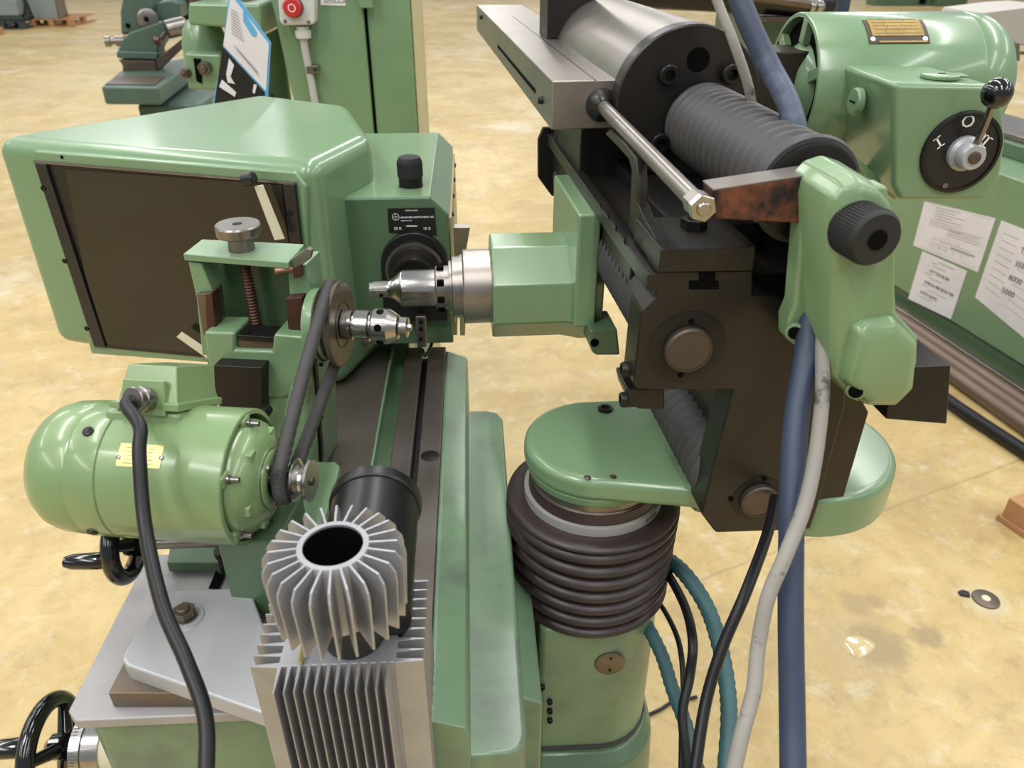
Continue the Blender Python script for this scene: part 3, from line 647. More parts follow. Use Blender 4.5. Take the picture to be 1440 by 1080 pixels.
# motor foot and base plate
ob('motor_foot', G().box(Mo, mx(250), mx(345), -.03, .05, -.168, -.06), MT['green_deep'], mot, .003)
bp = [(232, 806), (236, 772), (402, 755), (428, 758), (420, 806)]
WH = Fr(at(335, 322, .95), -11)
wh = thing('work_head_slide', 'green vertical work head slide with silver thumb nut and threaded spindle', 'work head', WH.w(.03, .02, -.33))
mb = wh
ob('base_plate', G().prism([W0.p(a_, b_, z=.948) for a_, b_ in [(234, 792), (240, 762), (470, 740), (470, 790)]], (0, 0, -.015)), MT['green_deep'], mb, .002)
ob('raised_step', G().prism([W0.p(a_, b_, z=.962) for a_, b_ in [(300, 752), (300, 735), (470, 720), (470, 752)]], (0, 0, -.014)), MT['green_blue'], mb, .002)
ob('support_plate', G().prism([W0.p(a_, b_, z=.985) for a_, b_ in [(330, 752), (385, 654), (392, 649), (472, 649), (478, 655), (470, 690), (455, 735), (452, 748)]], (0, 0, -.02)), MT['green'], mb, .002)
arcp = [W0.p(a_, b_, z=.9853) for a_, b_ in [(330, 748), (372, 738), (404, 722), (424, 700), (430, 676), (420, 676), (408, 690), (392, 704), (360, 722), (320, 735)]]
ob('grease_mark', G().prism(arcp, (0, 0, .0004)), MT['rubber_brown'], mb)
p = W0.p(318, 800, z=.944)
ob('hold_down_bolt', G().lathe(p, (0, 0, 1), [(0, .010), (.004, .010), (.004, .007), (.02, .007), (.022, .009), (.03, .009)], 18), MT['black_ox'], mb)
ob('t_slot_opening', G().prism([W0.p(a_, b_, z=.9325) for a_, b_ in [(293, 828), (305, 800), (318, 800), (308, 828)]], (0, 0, .0005)), MT['hole'], bed)
# ================================================================ work head slide
zt2 = WH.c(335, 350, y=0).z
TPp = [(257, 357), (284, 336), (428, 343), (405, 369)]
yA = WH.c(330, 362, z=zt2).y; yB = WH.c(350, 339, z=zt2).y
ob('top_plate', G().prism([WH.p(a_, b_, z=zt2) for a_, b_ in TPp], (0, 0, -.009)), MT['green'], wh, .0015)
kz = WH.c(335, 320, y=0).z
ob('thumb_nut', G().lathe(WH.w(0, 0, zt2), (0, 0, 1), [(0, .0165), (.018, .015), (.019, .026), (.0205, .0275), (.031, .0275), (.033, .026), (.033, .006), (.028, .005)], 48), MT['steel'], wh, sharp=30, label='round steel thumb nut with centre hole')
zb3 = WH.c(358, 466, y=-.005).z
n = 26; pr = [(0, .0075)]
L = zt2 - zb3
for k in range(n): pr += [(L * (k + .1) / n, .0062), (L * (k + .5) / n, .0078), (L * (k + .9) / n, .0062)]
ob('threaded_spindle', G().lathe(WH.w(0, 0, zt2 - .008), (0, 0, -1), pr, 20), MT['red_steel'], wh, sharp=80)
def wp(name, px, y, dy, m, bev=.002, **k): return ob(name, G().prism(WH.P(px, y=y), WH.Y * dy), MT[m], wh, bev, **k)
wp('back_wall', [(280, 362), (428, 366), (436, 520), (292, 520)], yB - .004, .02, 'green_deep')
wp('left_post', [(264, 368), (283, 370), (300, 412), (303, 500), (284, 500), (276, 420)], yA + .006, yB - yA, 'green')
wp('right_post', [(404, 374), (430, 372), (437, 430), (440, 500), (412, 500), (408, 430)], yA + .012, yB - yA - .008, 'green')
wp('left_rail', [(276, 414), (297, 412), (304, 468), (286, 472)], yA - .002, .03, 'bronze', .001)
wp('left_rail_face', [(288, 414), (298, 412), (304, 466), (291, 470)], yA - .003, .02, 'red_steel', .001)
wp('right_rail', [(401, 420), (424, 418), (430, 474), (406, 472)], yA - .002, .03, 'red_steel', .001)
wp('gib', [(406, 367), (432, 349), (438, 352), (436, 364), (414, 380)], yA + .0, .008, 'steel', .001)
wp('gib_end', [(411, 378), (422, 372), (424, 390), (413, 392)], yA - .001, .01, 'red_steel', .001)
for px, py in ((392, 381), (419, 488)):
    q = WH.p(px, py, y=yA - .006); ob('guide_pin', G().lathe(q, (-WH.X * .85 - WH.Y * .5 if py < 400 else -WH.X * .5 - WH.Y), [(-.016, .0042), (.004, .0042), (.005, .003)], 16), MT['copper_pin'], wh)
yC = yA - .018
CA = [(286, 467), (330, 468), (330, 492), (382, 494), (384, 470), (431, 474), (432, 545), (400, 560), (372, 560), (298, 552)]
wp('carriage', CA, yC, .05, 'green', .004)
wp('carriage_pocket', [(328, 474), (386, 475), (385, 500), (328, 498)], yC + .007, .03, 'bronze', .001)
zc_ = WH.c(350, 473, y=yC + .006).z
f = Fr(WH.w(0, 0, 0), -11)
xa_, xb2 = WH.c(331, 473, y=yC).x, WH.c(384, 473, y=yC).x
ob('nut_block', G().box(WH, xa_, xb2, yC + .004, yC + .036, zc_ - .006, zc_ + .002), MT['black_ox'], wh, .001)
for x in (xa_ + .009, xb2 - .009): screw(wh, WH.w(x, yC + .013, zc_ + .002), (0, 0, 1), .0052, h=.002)
wp('head_body', [(372, 545), (428, 500), (436, 545), (442, 640), (446, 720), (372, 740)], yC + .004, .10, 'green', .006)
wp('side_gib_strip', [(433, 480), (440, 470), (452, 640), (447, 690)], yC + .02, .01, 'black_ox', .001)
wp('flared_foot', [(405, 545), (428, 520), (444, 700), (390, 700), (394, 600)], yC - .01, .03, 'green', .008)
wp('stop_plate', [(300, 514), (369, 517), (369, 586), (318, 590), (302, 560)], yC - .02, .022, 'black_ox', .0015)
screw(wh, WH.p(376, 575, y=yC - .022), -WH.Y, .0075, h=.014)
for px, py in ((452, 512), (453, 548), (452, 586)): screw(wh, WH.p(px, py, y=yC + .019), -WH.Y, .003, h=.002)
# spindle with pulley and collet chuck
PU = Fr(at(478, 456, .98), -9)
ob('spindle_sleeve', G().lathe(PU.w(-.012, 0, 0), -PU.X, [(0, .046), (.012, .046), (.024, .044)], 40), MT['green'], wh, .002)
ob('drive_pulley', G().lathe(PU.w(-.022, 0, 0), PU.X, [(0, .02), (0, .047), (.003, .049), (.008, .041), (.013, .041), (.018, .052), (.020, .0545), (.025, .0545), (.026, .053), (.0262, .020), (.0255, .012)], 64), MT['bronze'], wh, sharp=25, label='large flat-faced bronze pulley')
ob('pulley_groove_ring', G().lathe(PU.w(.004, 0, 0), PU.X, [(0, .030), (.0007, .030), (.0007, .0285), (0, .0285)], 40), MT['black_ox'], wh)
K = .84
ck = [(0, .010), (.002, .019), (.016, .019), (.017, .014), (.021, .014), (.022, .0198), (.042, .0198), (.043, .015), (.047, .015), (.048, .0215), (.05, .0225), (.072, .0225), (.084, .0165), (.086, .0155), (.087, .009), (.090, .008), (.090, .0130), (.100, .0130), (.101, .005), (.106, .004)]
ob('collet_chuck', G().lathe(PU.w(.004, 0, 0), PU.X, [(a_ * K, b_) for a_, b_ in ck], 44), MT['steel_bright'], wh, sharp=25, label='bright steel collet chuck with slotted nut')
for k in range(6):
    t = R(60 * k + 20); q = PU.w(.004 + .061 * K, -.0218 * math.cos(t), .0218 * math.sin(t)); dd = PU.Y * -math.cos(t) + PU.Z * math.sin(t)
    ob('chuck_slot', G().lathe(q - dd * .002, dd, [(0, .0048), (.0031, .0048)], 16), MT['hole'], wh)
# round belt
bx_ = -.009
mc = Mo.w(mx(398, 668, 0), 0, 0); pc = PU.w(bx_, 0, 0)
dv = V((0, pc.y - mc.y, pc.z - mc.z)).normalized(); nv = V((0, -dv.z, dv.y))
pts = []
for k in range(7):
    a_ = R(90 - 180 * k / 6); pts.append(pc + (nv * math.sin(a_) + dv * math.cos(a_)) * .050)
for t in (.3, .6): pts.append(pc.lerp(mc, t) - nv * (.050 + (.019 - .050) * t) + V((0, 0, 0)))
for k in range(7):
    a_ = R(-90 - 180 * k / 6); pts.append(mc + (nv * math.sin(a_) + dv * math.cos(a_)) * .019)
for t in (.35, .65): pts.append(mc.lerp(pc, t) + nv * (.019 + (.050 - .019) * t) + V((0, 0, .004)))
bo = ob('drive_belt', G().tube(pts, .0080, 14, 16, ridge=.09, closed=True), MT['belt'], cat='belt', label='round black ribbed drive belt between motor and large bronze pulley')

# ================================================================ optical projector (screen hood and lens head)
CP = Fr(at(240, 372, 1.27), -19)
opt = thing('optical_projector', 'green optical projector with dark glass viewing screen and black lens', 'projector', (-.28, 1.35, .93))
zC = CP.c(240, 214, y=0).z
top = [CP.c(a_, b_, z=zC) for a_, b_ in ((-8, 200), (368, 131), (492, 146), (524, 190), (438, 226))]
fL = CP.c(-12, 205, y=0).x; fR = CP.c(442, 235, y=0).x
zbot = CP.c(200, 503, y=0).z
xL2 = CP.c(70, 480, y=0).x
hood = [(fL, 0), (fR - .0, 0), (top[3].x + .0, top[3].y), (top[2].x, top[2].y), (top[1].x, top[1].y)]
ob('projector_hood', G().loft([[CP.w(x + (xL2 - fL) * (0 if i else 1) * .35, y, zbot) for i, (x, y) in enumerate(hood)], [CP.w(x, y, zC) for x, y in hood]]), MT['green'], opt, .026, 6)
def cpp(name, px, y, dy, m, bev=.0015, **k): return ob(name, G().prism(CP.P(px, y=y), CP.Y * dy), MT[m], opt, bev, **k)
cpp('screen_surround', [(46, 212), (414, 242), (430, 262), (436, 430), (312, 512), (128, 498)], -.006, .02, 'green', .004)
cpp('screen_bezel', [(48, 228), (415, 259), (428, 420), (428, 506), (290, 503), (132, 488)], -.008, .004, 'black_plate', .001)
cpp('screen_glass', [(92, 238), (396, 260), (412, 400), (414, 502), (290, 498), (148, 484), (118, 380), (96, 262)], -.0095, .003, 'screen', .0, label='dark glossy glass viewing screen')
cpp('screen_edge_strip', [(46, 226), (415, 257), (415, 260), (46, 229)], -.010, .004, 'steel', 0)
cpp('bezel_strip', [(48, 230), (64, 232), (148, 488), (132, 487)], -.013, .006, 'black', .001)
cpp('bezel_strip', [(398, 259), (414, 260), (430, 400), (414, 400)], -.013, .006, 'black', .001)
for px, py in ((61, 265), (91, 367), (122, 462), (407, 300)): screw(opt, CP.p(px, py, y=-.013), -CP.Y, .0045, h=.0015)
for px, py in ((87, 221),): ob('vent_hole', G().lathe(CP.p(px, py, y=-.0062), -CP.Y, [(0, .003), (.0004, .003)], 12), MT['hole'], opt)
f = Fr(CP.p(350, 254, y=-.03), -19)
ob('clip_knob', G().lathe(f.w(-.01, 0, 0), V((1, -.3, .25)), [(0, .007), (.002, .010), (.018, .010), (.02, .008)], 20), MT['black'], opt)
cpp('clip_arm', [(357, 262), (369, 260), (400, 336), (386, 338)], -.03, .002, 'cream', .0005)
cpp('clip_arm', [(248, 474), (255, 467), (292, 492), (292, 505)], -.03, .002, 'cream', .0005)
HB = Fr(at(560, 380, 1.27), 0)
zh = HB.c(540, 279, y=0).z; bkh = HB.c(550, 187, z=zh).y
hx0 = HB.c(485, 280, y=0).x; hx1 = HB.c(604, 279, y=0).x; hx2 = HB.c(630, 303, y=0).x; hz2 = HB.c(630, 303, y=0).z
xlow = HB.c(510, 480, y=0).x
zbb = HB.c(570, 484, y=0).z
ob('head_support', G().box(W0, xt(470), xt(560), 1.29, 1.40, .0, HB.m.translation.z + zbb + .02), MT['green_deep'], opt, .004)
hl = [(hx0 - .03, zh), (hx1, zh), (hx2, hz2), (hx2, zbb), (hx0, zbb)]
ob('lens_head', G().prism([HB.w(x, 0, z) for x, z in hl], (0, bkh, 0)), MT['green_deep'], opt, .003, 3)  # same paint as the top; shade on the front is put into the deeper green
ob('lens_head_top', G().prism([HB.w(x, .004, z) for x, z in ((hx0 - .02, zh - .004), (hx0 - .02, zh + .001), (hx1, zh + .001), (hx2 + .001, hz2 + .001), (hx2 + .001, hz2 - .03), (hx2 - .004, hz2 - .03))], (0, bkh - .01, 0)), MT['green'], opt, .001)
ob('edge_plate', G().box(HB, hx2 + .001, hx2 + .005, .02, bkh - .02, zbb + .03, hz2 - .01), MT['beige'], opt, .001)
for t in (.1, .35, .6, .85): screw(opt, HB.w(hx2 + .005, .02 + (bkh - .04) * t, hz2 - .018), (1, 0, 0), .004, h=.003)
screw(opt, HB.w(hx2 + .005, .03, hz2 - .09), (1, 0, 0), .004, h=.003)
kb2 = HB.p(578, 262, z=zh)
ob('selector_collar', G().lathe(kb2, (0, 0, 1), [(0, .0215), (.002, .0195), (.017, .0195)], 40), MT['black_ox'], opt)
g = G().lathe(kb2 + V((0, 0, .016)), (0, 0, 1), [(0, .0195), (.001, .0205), (.026, .0200), (.032, .017), (.034, .010)], 40)
ob('selector_knob', g, MT['black_matte'], opt, label='black ribbed selector knob')
g = G()
for k in range(44):
    a_ = 2 * math.pi * k / 44; q = kb2 + V((.0203 * math.cos(a_), .0203 * math.sin(a_), .018)); g.cyl(q, q + V((0, 0, .022)), .0007, n=4)
ob('knob_ribs', g, MT['black_matte'], opt, kind='stuff')
lc = HB.c(584, 374, y=0)
pl = []
for k in range(17):
    a_ = R(180 * k / 16); pl.append(HB.w(lc.x + .055 * math.cos(a_), -.0005, lc.z + .006 + .055 * math.sin(a_)))
zl = HB.c(583, 448, y=0).z
pl += [HB.w(lc.x - .058, -.0005, zl + .008), HB.w(lc.x - .045, -.0005, zl), HB.w(lc.x + .05, -.0005, zl)]
ob('lens_mount', G().prism(pl, (0, -.012, 0)), MT['black'], opt, .002)
o_ = HB.w(lc.x, -.01, lc.z)
ob('lens_barrel', G().lathe(o_, (0, -1, 0), [(0, .049), (.006, .049), (.012, .047), (.014, .042), (.020, .041), (.022, .034), (.040, .033), (.043, .032), (.043, .027), (.036, .026)], 56), MT['black_ox'], opt, sharp=30, label='black stepped lens barrel')
ob('lens_ring', G().lathe(o_ + V((0, -.0125, 0)), (0, -1, 0), [(0, .0476), (.0012, .0473)], 56), MT['steel'], opt)
ob('lens_glass', G().lathe(o_ + V((0, -.034, 0)), (0, -1, 0), [(0, .027), (.001, .027)], 40), MT['black_gloss'], opt)
lab = [(545, 293), (611, 292), (614, 331), (547, 327)]
ob('lens_label_plate', G().prism(HB.P(lab, y=-.0003), (0, -.001, 0)), MT['black'], opt, .0)
def ht(b, px, py, sz): text(b, sz, HB.p(px, py, y=-.0016), (1, 0, 0), (0, -1, 0), MT['white'], opt)
ht('OPTISK SYSTEM', 570, 297, .0028); ht('ARNDHER INSTRUMENT AG', 563, 307, .0042); ht('Eskilstuna Sweden', 564, 311, .0024); ht('20 X', 554, 323, .0062); ht('10 X', 595, 323, .0062)
q = HB.p(556.5, 305, y=-.0016)
ob('label_emblem', G().lathe(q, (0, -1, 0), [(0, .0056), (.0004, .0056), (.0004, .0050), (0, .0050)], 28, cap=False).box(Fr(q), -.004, .004, -.0004, 0, -.0002, .0002).box(Fr(q), -.0002, .0002, -.0004, 0, -.004, .004), MT['white'], opt)
qa, qb = HB.p(570, 318, y=-.0016), HB.p(588, 318, y=-.0016)
ob('label_arrow', G().prism([qa, qa + V((.004, 0, .001)), qb + V((-.004, 0, .001)), qb, qb + V((-.004, 0, -.0006)), qa + V((.004, 0, -.0006))], (0, -.0003, 0)), MT['white'], opt)
# condenser behind the spindle tip
con = thing('light_condenser_box', 'beige box with dark steel bracket beside the projector lens head', 'box', HB.p(628, 472, y=.05))
ob('box_shell', G().prism(HB.P([(600, 440), (644, 440), (643, 472), (601, 470)], y=.05), (0, .06, 0)), MT['beige'], con, .002)
ob('steel_slide', G().prism([HB.w(*HB.c(638, 320, y=.12)), HB.w(*HB.c(661, 320, y=.12)), HB.w(*HB.c(652, 375, y=.12)), HB.w(*HB.c(634, 375, y=.12))], (0, .02, 0)), MT['ground'], con, .001)
ob('steel_slide', G().prism(HB.P([(646, 440), (655, 440), (654, 472), (647, 472)], y=.05), (0, .02, 0)), MT['beige'], con, .001)
ob('bracket_post', G().prism(HB.P([(584, 445), (599, 445), (600, 488), (587, 490)], y=-.04), (0, .012, 0)), MT['steel'], con, .002)
for py in (452, 462, 476): screw(con, HB.p(592, py, y=-.04), (0, -1, 0), .004, h=.004)
cl_ = ob('lens_cable', G().tube([HB.p(594, 492, y=-.02), HB.p(598, 500, y=-.03), HB.p(607, 484, y=.02), HB.p(604, 470, y=.05)], .003), MT['cable'], con)

# ================================================================ handwheels on the left side of the bed
def handwheel(label, c, r_, dial):
    t = thing('handwheel', label, 'handwheel', c, 'handwheels on the left of the bed')
    f = Fr(c)
    pts = [f.w(0, r_ * math.cos(2 * math.pi * k / 16), r_ * math.sin(2 * math.pi * k / 16)) for k in range(16)]
    ob('rim', G().tube(pts, .0095, 16, 4, closed=True), MT['black_gloss'], t)
    ob('hub', G().lathe(f.w(.03, 0, 0), (-1, 0, 0), [(0, .016), (.028, .014), (.034, .008)], 24), MT['black_gloss'], t)
    for a_ in (25, 145, 265):
        a_ = R(a_); ob('spoke', G().tube([f.w(.016, 0, 0), f.w(.008, r_ * .5 * math.cos(a_), r_ * .5 * math.sin(a_)), f.w(0, r_ * math.cos(a_), r_ * math.sin(a_))], (.009, .006), 12), MT['black_gloss'], t)
    return t, f
hw1, f = handwheel('black handwheel with silver graduated dial at the front left corner of the bed', at(72, 1050, .86), .050, True)
ob('grip', G().lathe(f.w(-.004, .02, .045) * 0 + at(44, 1050, .83), V((-1, -.05, 0)), [(0, .006), (.004, .0095), (.012, .011), (.03, .0105), (.045, .009), (.047, .004)], 24), MT['black_gloss'], hw1)
ob('graduated_dial', G().lathe(f.w(.034, 0, 0), (1, 0, 0), [(0, .028), (.001, .034), (.012, .034), (.013, .032), (.03, .031)], 60), MT['steel_bright'], hw1)
ob('dial_sleeve', G().lathe(f.w(.062, 0, 0), (1, 0, 0), [(0, .029), (.04, .029)], 40), MT['cream'], hw1)
g = G()
for k in range(60):
    a_ = 2 * math.pi * k / 60; q = f.w(.036, .0341 * math.cos(a_), .0341 * math.sin(a_)); g.box(Fr(q, 0, 0, math.degrees(a_)), 0, .010 if k % 5 == 0 else .006, -.0002, .0003, -.0003, .0003)
ob('dial_marks', g, MT['ink'], hw1, kind='stuff')
hw2, f = handwheel('black handwheel half hidden behind the drive motor', at(176, 764, .86), .037, False)
ob('grip', G().lathe(at(158, 788, .83), V((-1, 0, .0)), [(0, .006), (.004, .0085), (.015, .0095), (.042, .0085), (.05, .006), (.051, .003)], 24), MT['black_gloss'], hw2)
ob('wheel_shaft', G().lathe(f.w(.02, 0, 0), (1, 0, 0), [(0, .008), (.09, .008)], 16), MT['steel'], hw2)

# ================================================================ motor with rotary switch, upper right
SM = Fr(at(1240, 120, 1.12), 0)
sm = thing('switch_motor', 'green electric motor with black rotary switch dial and ball lever at upper right', 'motor', SM.w(0, 0, -.12))
rm = .097
mxl, mxr = SM.c(1124, 110, y=-.03).x, SM.c(1400, 100, y=0).x
ob('motor_shell', G().lathe(SM.w(mxl, 0, 0), SM.X, [(.03, .05), (.03, rm - .008), (0, rm - .006), (0, rm - .001), (.002, rm), (mxr - mxl - .075, rm), (mxr - mxl - .073, rm - .001), (mxr - mxl - .070, rm), (mxr - mxl - .045, rm - .002), (mxr - mxl - .022, rm - .014), (mxr - mxl - .008, rm - .032), (mxr - mxl, rm - .06)], 72), MT['green'], sm)
ob('fan_recess', G().lathe(SM.w(mxl + .012, 0, 0), SM.X, [(0, rm - .009), (.002, rm - .009)], 48), MT['hole'], sm)
ob('end_hub', G().lathe(SM.w(mxl + .012, 0, 0), -SM.X, [(0, .06), (.006, .056), (.016, .04), (.02, .02)], 40), MT['green'], sm)
for a_ in (20, 80, 140, 200, 260, 320):
    t = R(a_); q = SM.w(mxl + .006, -.075 * math.cos(t), .075 * math.sin(t)); ob('hub_arm', G().box(Fr(q, 0, 0, -a_), -.006, .006, -.016, .016, -.008, .008), MT['green'], sm, .002)
r_s = r; r = rm
Mo_ = Mo; Mo = SM
q1, a1_ = onbody(1222, 62); q2, a2_ = onbody(1308, 62); q3, a3_ = onbody(1255, 28.9)
a3_ = min(a3_, a1_ + .75)
plate(sm, SM, None, None, q1.x, q2.x, a1_, a3_, rm, .001, MT['steel_dark'], 'nameplate_frame')
plate(sm, SM, None, None, q1.x + .006, q2.x - .006, a1_ + .12, a3_, rm + .0006, .001, MT['gold_plate'], 'nameplate', label='gold printed nameplate')
plate(sm, SM, None, None, q1.x + .014, q2.x - .004, a1_ + .015, a1_ + .04, rm + .0006, .001, MT['gold_plate'], 'nameplate_edge')
for x in (q1.x + .006, q2.x - .006):
    ob('nameplate_rivet', G().lathe(SM.w(x, -(rm + .001) * math.cos(a1_ + .07), (rm + .001) * math.sin(a1_ + .07)), SM.Y * -math.cos(a1_) + SM.Z * math.sin(a1_), [(0, .0036), (.001, .003)], 14), MT['white'], sm)
g = G()
for i in range(7):
    a_ = a1_ + .16 + i * .07; rad = rm + .0018; P_ = lambda x, b_: SM.w(x, -rad * math.cos(b_), rad * math.sin(b_))
    g.face([P_(q1.x + .01, a_), P_(q2.x - .01, a_), P_(q2.x - .01, a_ + .006), P_(q1.x + .01, a_ + .006)])
    for x0 in (.3, .6): xx = q1.x + (q2.x - q1.x) * (x0 + .05 * (i % 2)); g.face([P_(xx, a_), P_(xx + .0006, a_), P_(xx + .0006, a_ + .07), P_(xx, a_ + .07)])
ob('nameplate_print', g, MT['ink'], sm, kind='stuff')
Mo = Mo_; r = r_s
yF_ = -.225
def sP(px, y=yF_): return SM.P(px, y=y)
bf = [SM.c(a_, b_, y=yF_) for a_, b_ in ((1256, 116), (1398, 119), (1412, 140), (1416, 200), (1408, 252), (1386, 283), (1266, 283), (1256, 262))]
bb = [SM.w(p_.x * 1.0, yF_ + .16, p_.z) for p_ in bf]
ob('switch_box', G().loft([[SM.w(p_.x, p_.y, p_.z) for p_ in bf], bb]), MT['green'], sm, .008, 4)
dc = SM.c(1350, 214, y=yF_)
DN = (-SM.Y + SM.X * .0)
ob('dial_bezel', G().lathe(SM.w(*dc), DN, [(-.004, .050), (.004, .0495), (.0055, .047), (.0055, .0445), (.003, .044)], 60), MT['black_ox'], sm)
ob('dial_face', G().lathe(SM.w(*dc), DN, [(0, .0445), (.0035, .0445)], 60), MT['black'], sm, label='round black switch dial marked I, O, II')
hc = SM.c(1354, 224, y=yF_ - .02)
dp = SM.w(dc.x + .002, yF_ - .0035, dc.z)
ob('lever_hub', G().lathe(dp, DN, [(0, .021), (.006, .021), (.010, .017), (.022, .0155), (.024, .014)], 40), MT['silver_paint'], sm)
ob('hub_screw', G().lathe(dp + DN * .024, DN, [(0, .0075), (.002, .0075), (.003, .006)], 20), MT['steel_dark'], sm)
lb = SM.p(1402, 131, y=yF_ - .045)
ob('lever_rod', G().tube([dp + DN * .014 + V((.003, 0, .008)), dp.lerp(lb, .5) + DN * .010, lb], .0042, 14), MT['steel'], sm)
ob('ball_knob', G().ball(lb, .0168, 32), MT['black_gloss'], sm, label='glossy black ball knob')
def roman(n_, px, py, ro, hgt):
    o = SM.p(px, py, y=yF_ - .0036); a_ = R(ro); U = SM.X * math.cos(a_) + SM.Z * math.sin(a_); Wd = SM.Z * math.cos(a_) - SM.X * math.sin(a_); g = G(); wid = .0012 + .0038 * n_
    bar = lambda x0, x1, z0, z1: g.prism([o + U * x0 + Wd * z0, o + U * x1 + Wd * z0, o + U * x1 + Wd * z1, o + U * x0 + Wd * z1], -SM.Y * .0005)
    for k in range(n_): xc = (k - (n_ - 1) / 2) * .0060; bar(xc - .0011, xc + .0011, -hgt / 2, hgt / 2)
    for z in (-hgt / 2, hgt / 2 - .0012): bar(-wid, wid, z, z + .0012)
    ob('lettering', g, MT['white'], sm)
roman(1, 1320, 200, 40, .014); roman(2, 1384, 197, -30, .013)
for b_, px, py, sz, ro in (('O', 1349, 179, .021, 0),):
    a_ = R(ro); text(b_, sz, SM.p(px, py, y=yF_ - .0036), SM.X * math.cos(a_) + SM.Z * math.sin(a_), -SM.Y, MT['white'], sm)
for dxx, ro in ((1311, 38), (1376, -28)):
    pass
screw(sm, SM.p(1329, 261, y=yF_ - .0035), -SM.Y, .0035, MT['steel'], .001)
bxl = bf[0].x
for yy, zz_, rr_ in ((.075, -.035, .017), (.10, -.115, .015)):
    q = SM.w(bxl - .0005, yF_ + yy, bf[0].z + zz_)
    ob('knockout_plug', G().lathe(q, -SM.X, [(-.002, rr_), (.005, rr_), (.007, rr_ * .9)], 32), MT['green'], sm, .001)
    ob('plug_slot', G().box(Fr(q), -.0076, -.006, -.008, .008, -.0012, .0012), MT['black_ox'], sm)
q = SM.w(bf[0].x + .075, yF_ + .035, bf[0].z)
ob('top_plug', G().lathe(q, (0, 0, 1), [(-.001, .022), (.003, .022), (.004, .020)], 32).box(Fr(q), -.012, .032, -.009, .012, 0, .003), MT['green'], sm, .001)
ob('top_plug_slot', G().box(Fr(q + V((0, 0, .004))), -.003, .006, -.001, .001, 0, .0006), MT['hole'], sm)
ob('box_foot', G().prism(sP([(1262, 283), (1256, 262), (1195, 215), (1215, 250)], yF_ + .05), (0, .03, 0)), MT['green'], sm, .003)
ob('motor_bracket', G().box(SM, mxl - .10, mxl + .02, -.03, .05, -.07, .05), MT['brown_plate'], sm, .003)

# ================================================================ hoses and cables
def hose(name, label, cat, pts, rad, m, ridge=0, sub=8):
    return ob(name, G().tube(pts, rad, 18, sub, ridge), MT[m], label=label, cat=cat)
A_ = at
hose('blue_hose', 'thick dusty blue hose hanging in front of the slide head', 'hose', [A_(1022, -60, .80), A_(1048, 20, .80), A_(1080, 90, .80), A_(1110, 150, .78), A_(1128, 230, .765), A_(1148, 330, .76), A_(1136, 480, .735), A_(1120, 590, .72), A_(1114, 700, .71), A_(1112, 850, .70), A_(1114, 1000, .69), A_(1116, 1130, .67)], .0115, 'blue_hose')
hose('pale_cable', 'thin pale cable running beside the top of the blue hose', 'cable', [A_(990, -50, .86), A_(1012, 10, .86), A_(1032, 60, .85), A_(1052, 120, .86), A_(1060, 170, .88)], .0055, 'grey_cable')
hose('grey_cable', 'dirty pale grey cable hanging in front of the thick blue hose', 'cable', [A_(1152, 420, .74), A_(1156, 500, .72), A_(1156, 560, .70), A_(1147, 640, .69), A_(1132, 710, .68), A_(1105, 780, .67), A_(1080, 840, .67), A_(1066, 910, .67), A_(1060, 970, .66), A_(1044, 1030, .65), A_(1026, 1110, .64)], .0066, 'grey_cable')
hose('black_cable', 'straight black cable slanting down from under the slide head', 'cable', [A_(1090, 700, .90), A_(1080, 748, .86), A_(1050, 830, .81), A_(1016, 910, .80), A_(992, 990, .79), A_(975, 1100, .76)], .0062, 'cable')
hose('black_cable', 'thick black cable curving down beside the brown bellows', 'cable', [A_(915, 770, 1.22), A_(935, 800, 1.16), A_(962, 850, 1.04), A_(974, 900, .96), A_(970, 950, .95), A_(960, 1000, .94), A_(964, 1050, .93), A_(972, 1120, .92)], .0062, 'cable')
hose('black_cable', 'thin black cable behind the thick one beside the green pedestal', 'cable', [A_(915, 830, 1.22), A_(938, 865, 1.12), A_(955, 905, 1.04), A_(961, 960, 1.0), A_(959, 1020, .98), A_(958, 1100, .96)], .0038, 'cable')
hose('teal_hose', 'ribbed teal hose arching out wide right of the brown bellows', 'hose', [A_(930, 780, 1.16), A_(962, 806, 1.13), A_(992, 850, 1.10), A_(1010, 900, 1.08), A_(1022, 960, 1.06), A_(1025, 1020, 1.04), A_(1018, 1110, 1.01)], .0122, 'teal_hose', .11, 9)
hose('teal_hose', 'ribbed teal hose close beside the green column pedestal', 'hose', [A_(905, 870, 1.16), A_(930, 920, 1.12), A_(946, 970, 1.10), A_(966, 1025, 1.06), A_(985, 1100, 1.02)], .0105, 'teal_hose', .11, 9)
hose('floor_cable', 'thin dark cable lying on the floor behind the pedestal', 'cable', [W0.p(900, 1010, z=.006), W0.p(928, 998, z=.006), W0.p(945, 988, z=.006), W0.p(980, 980, z=.006)], .004, 'cable')

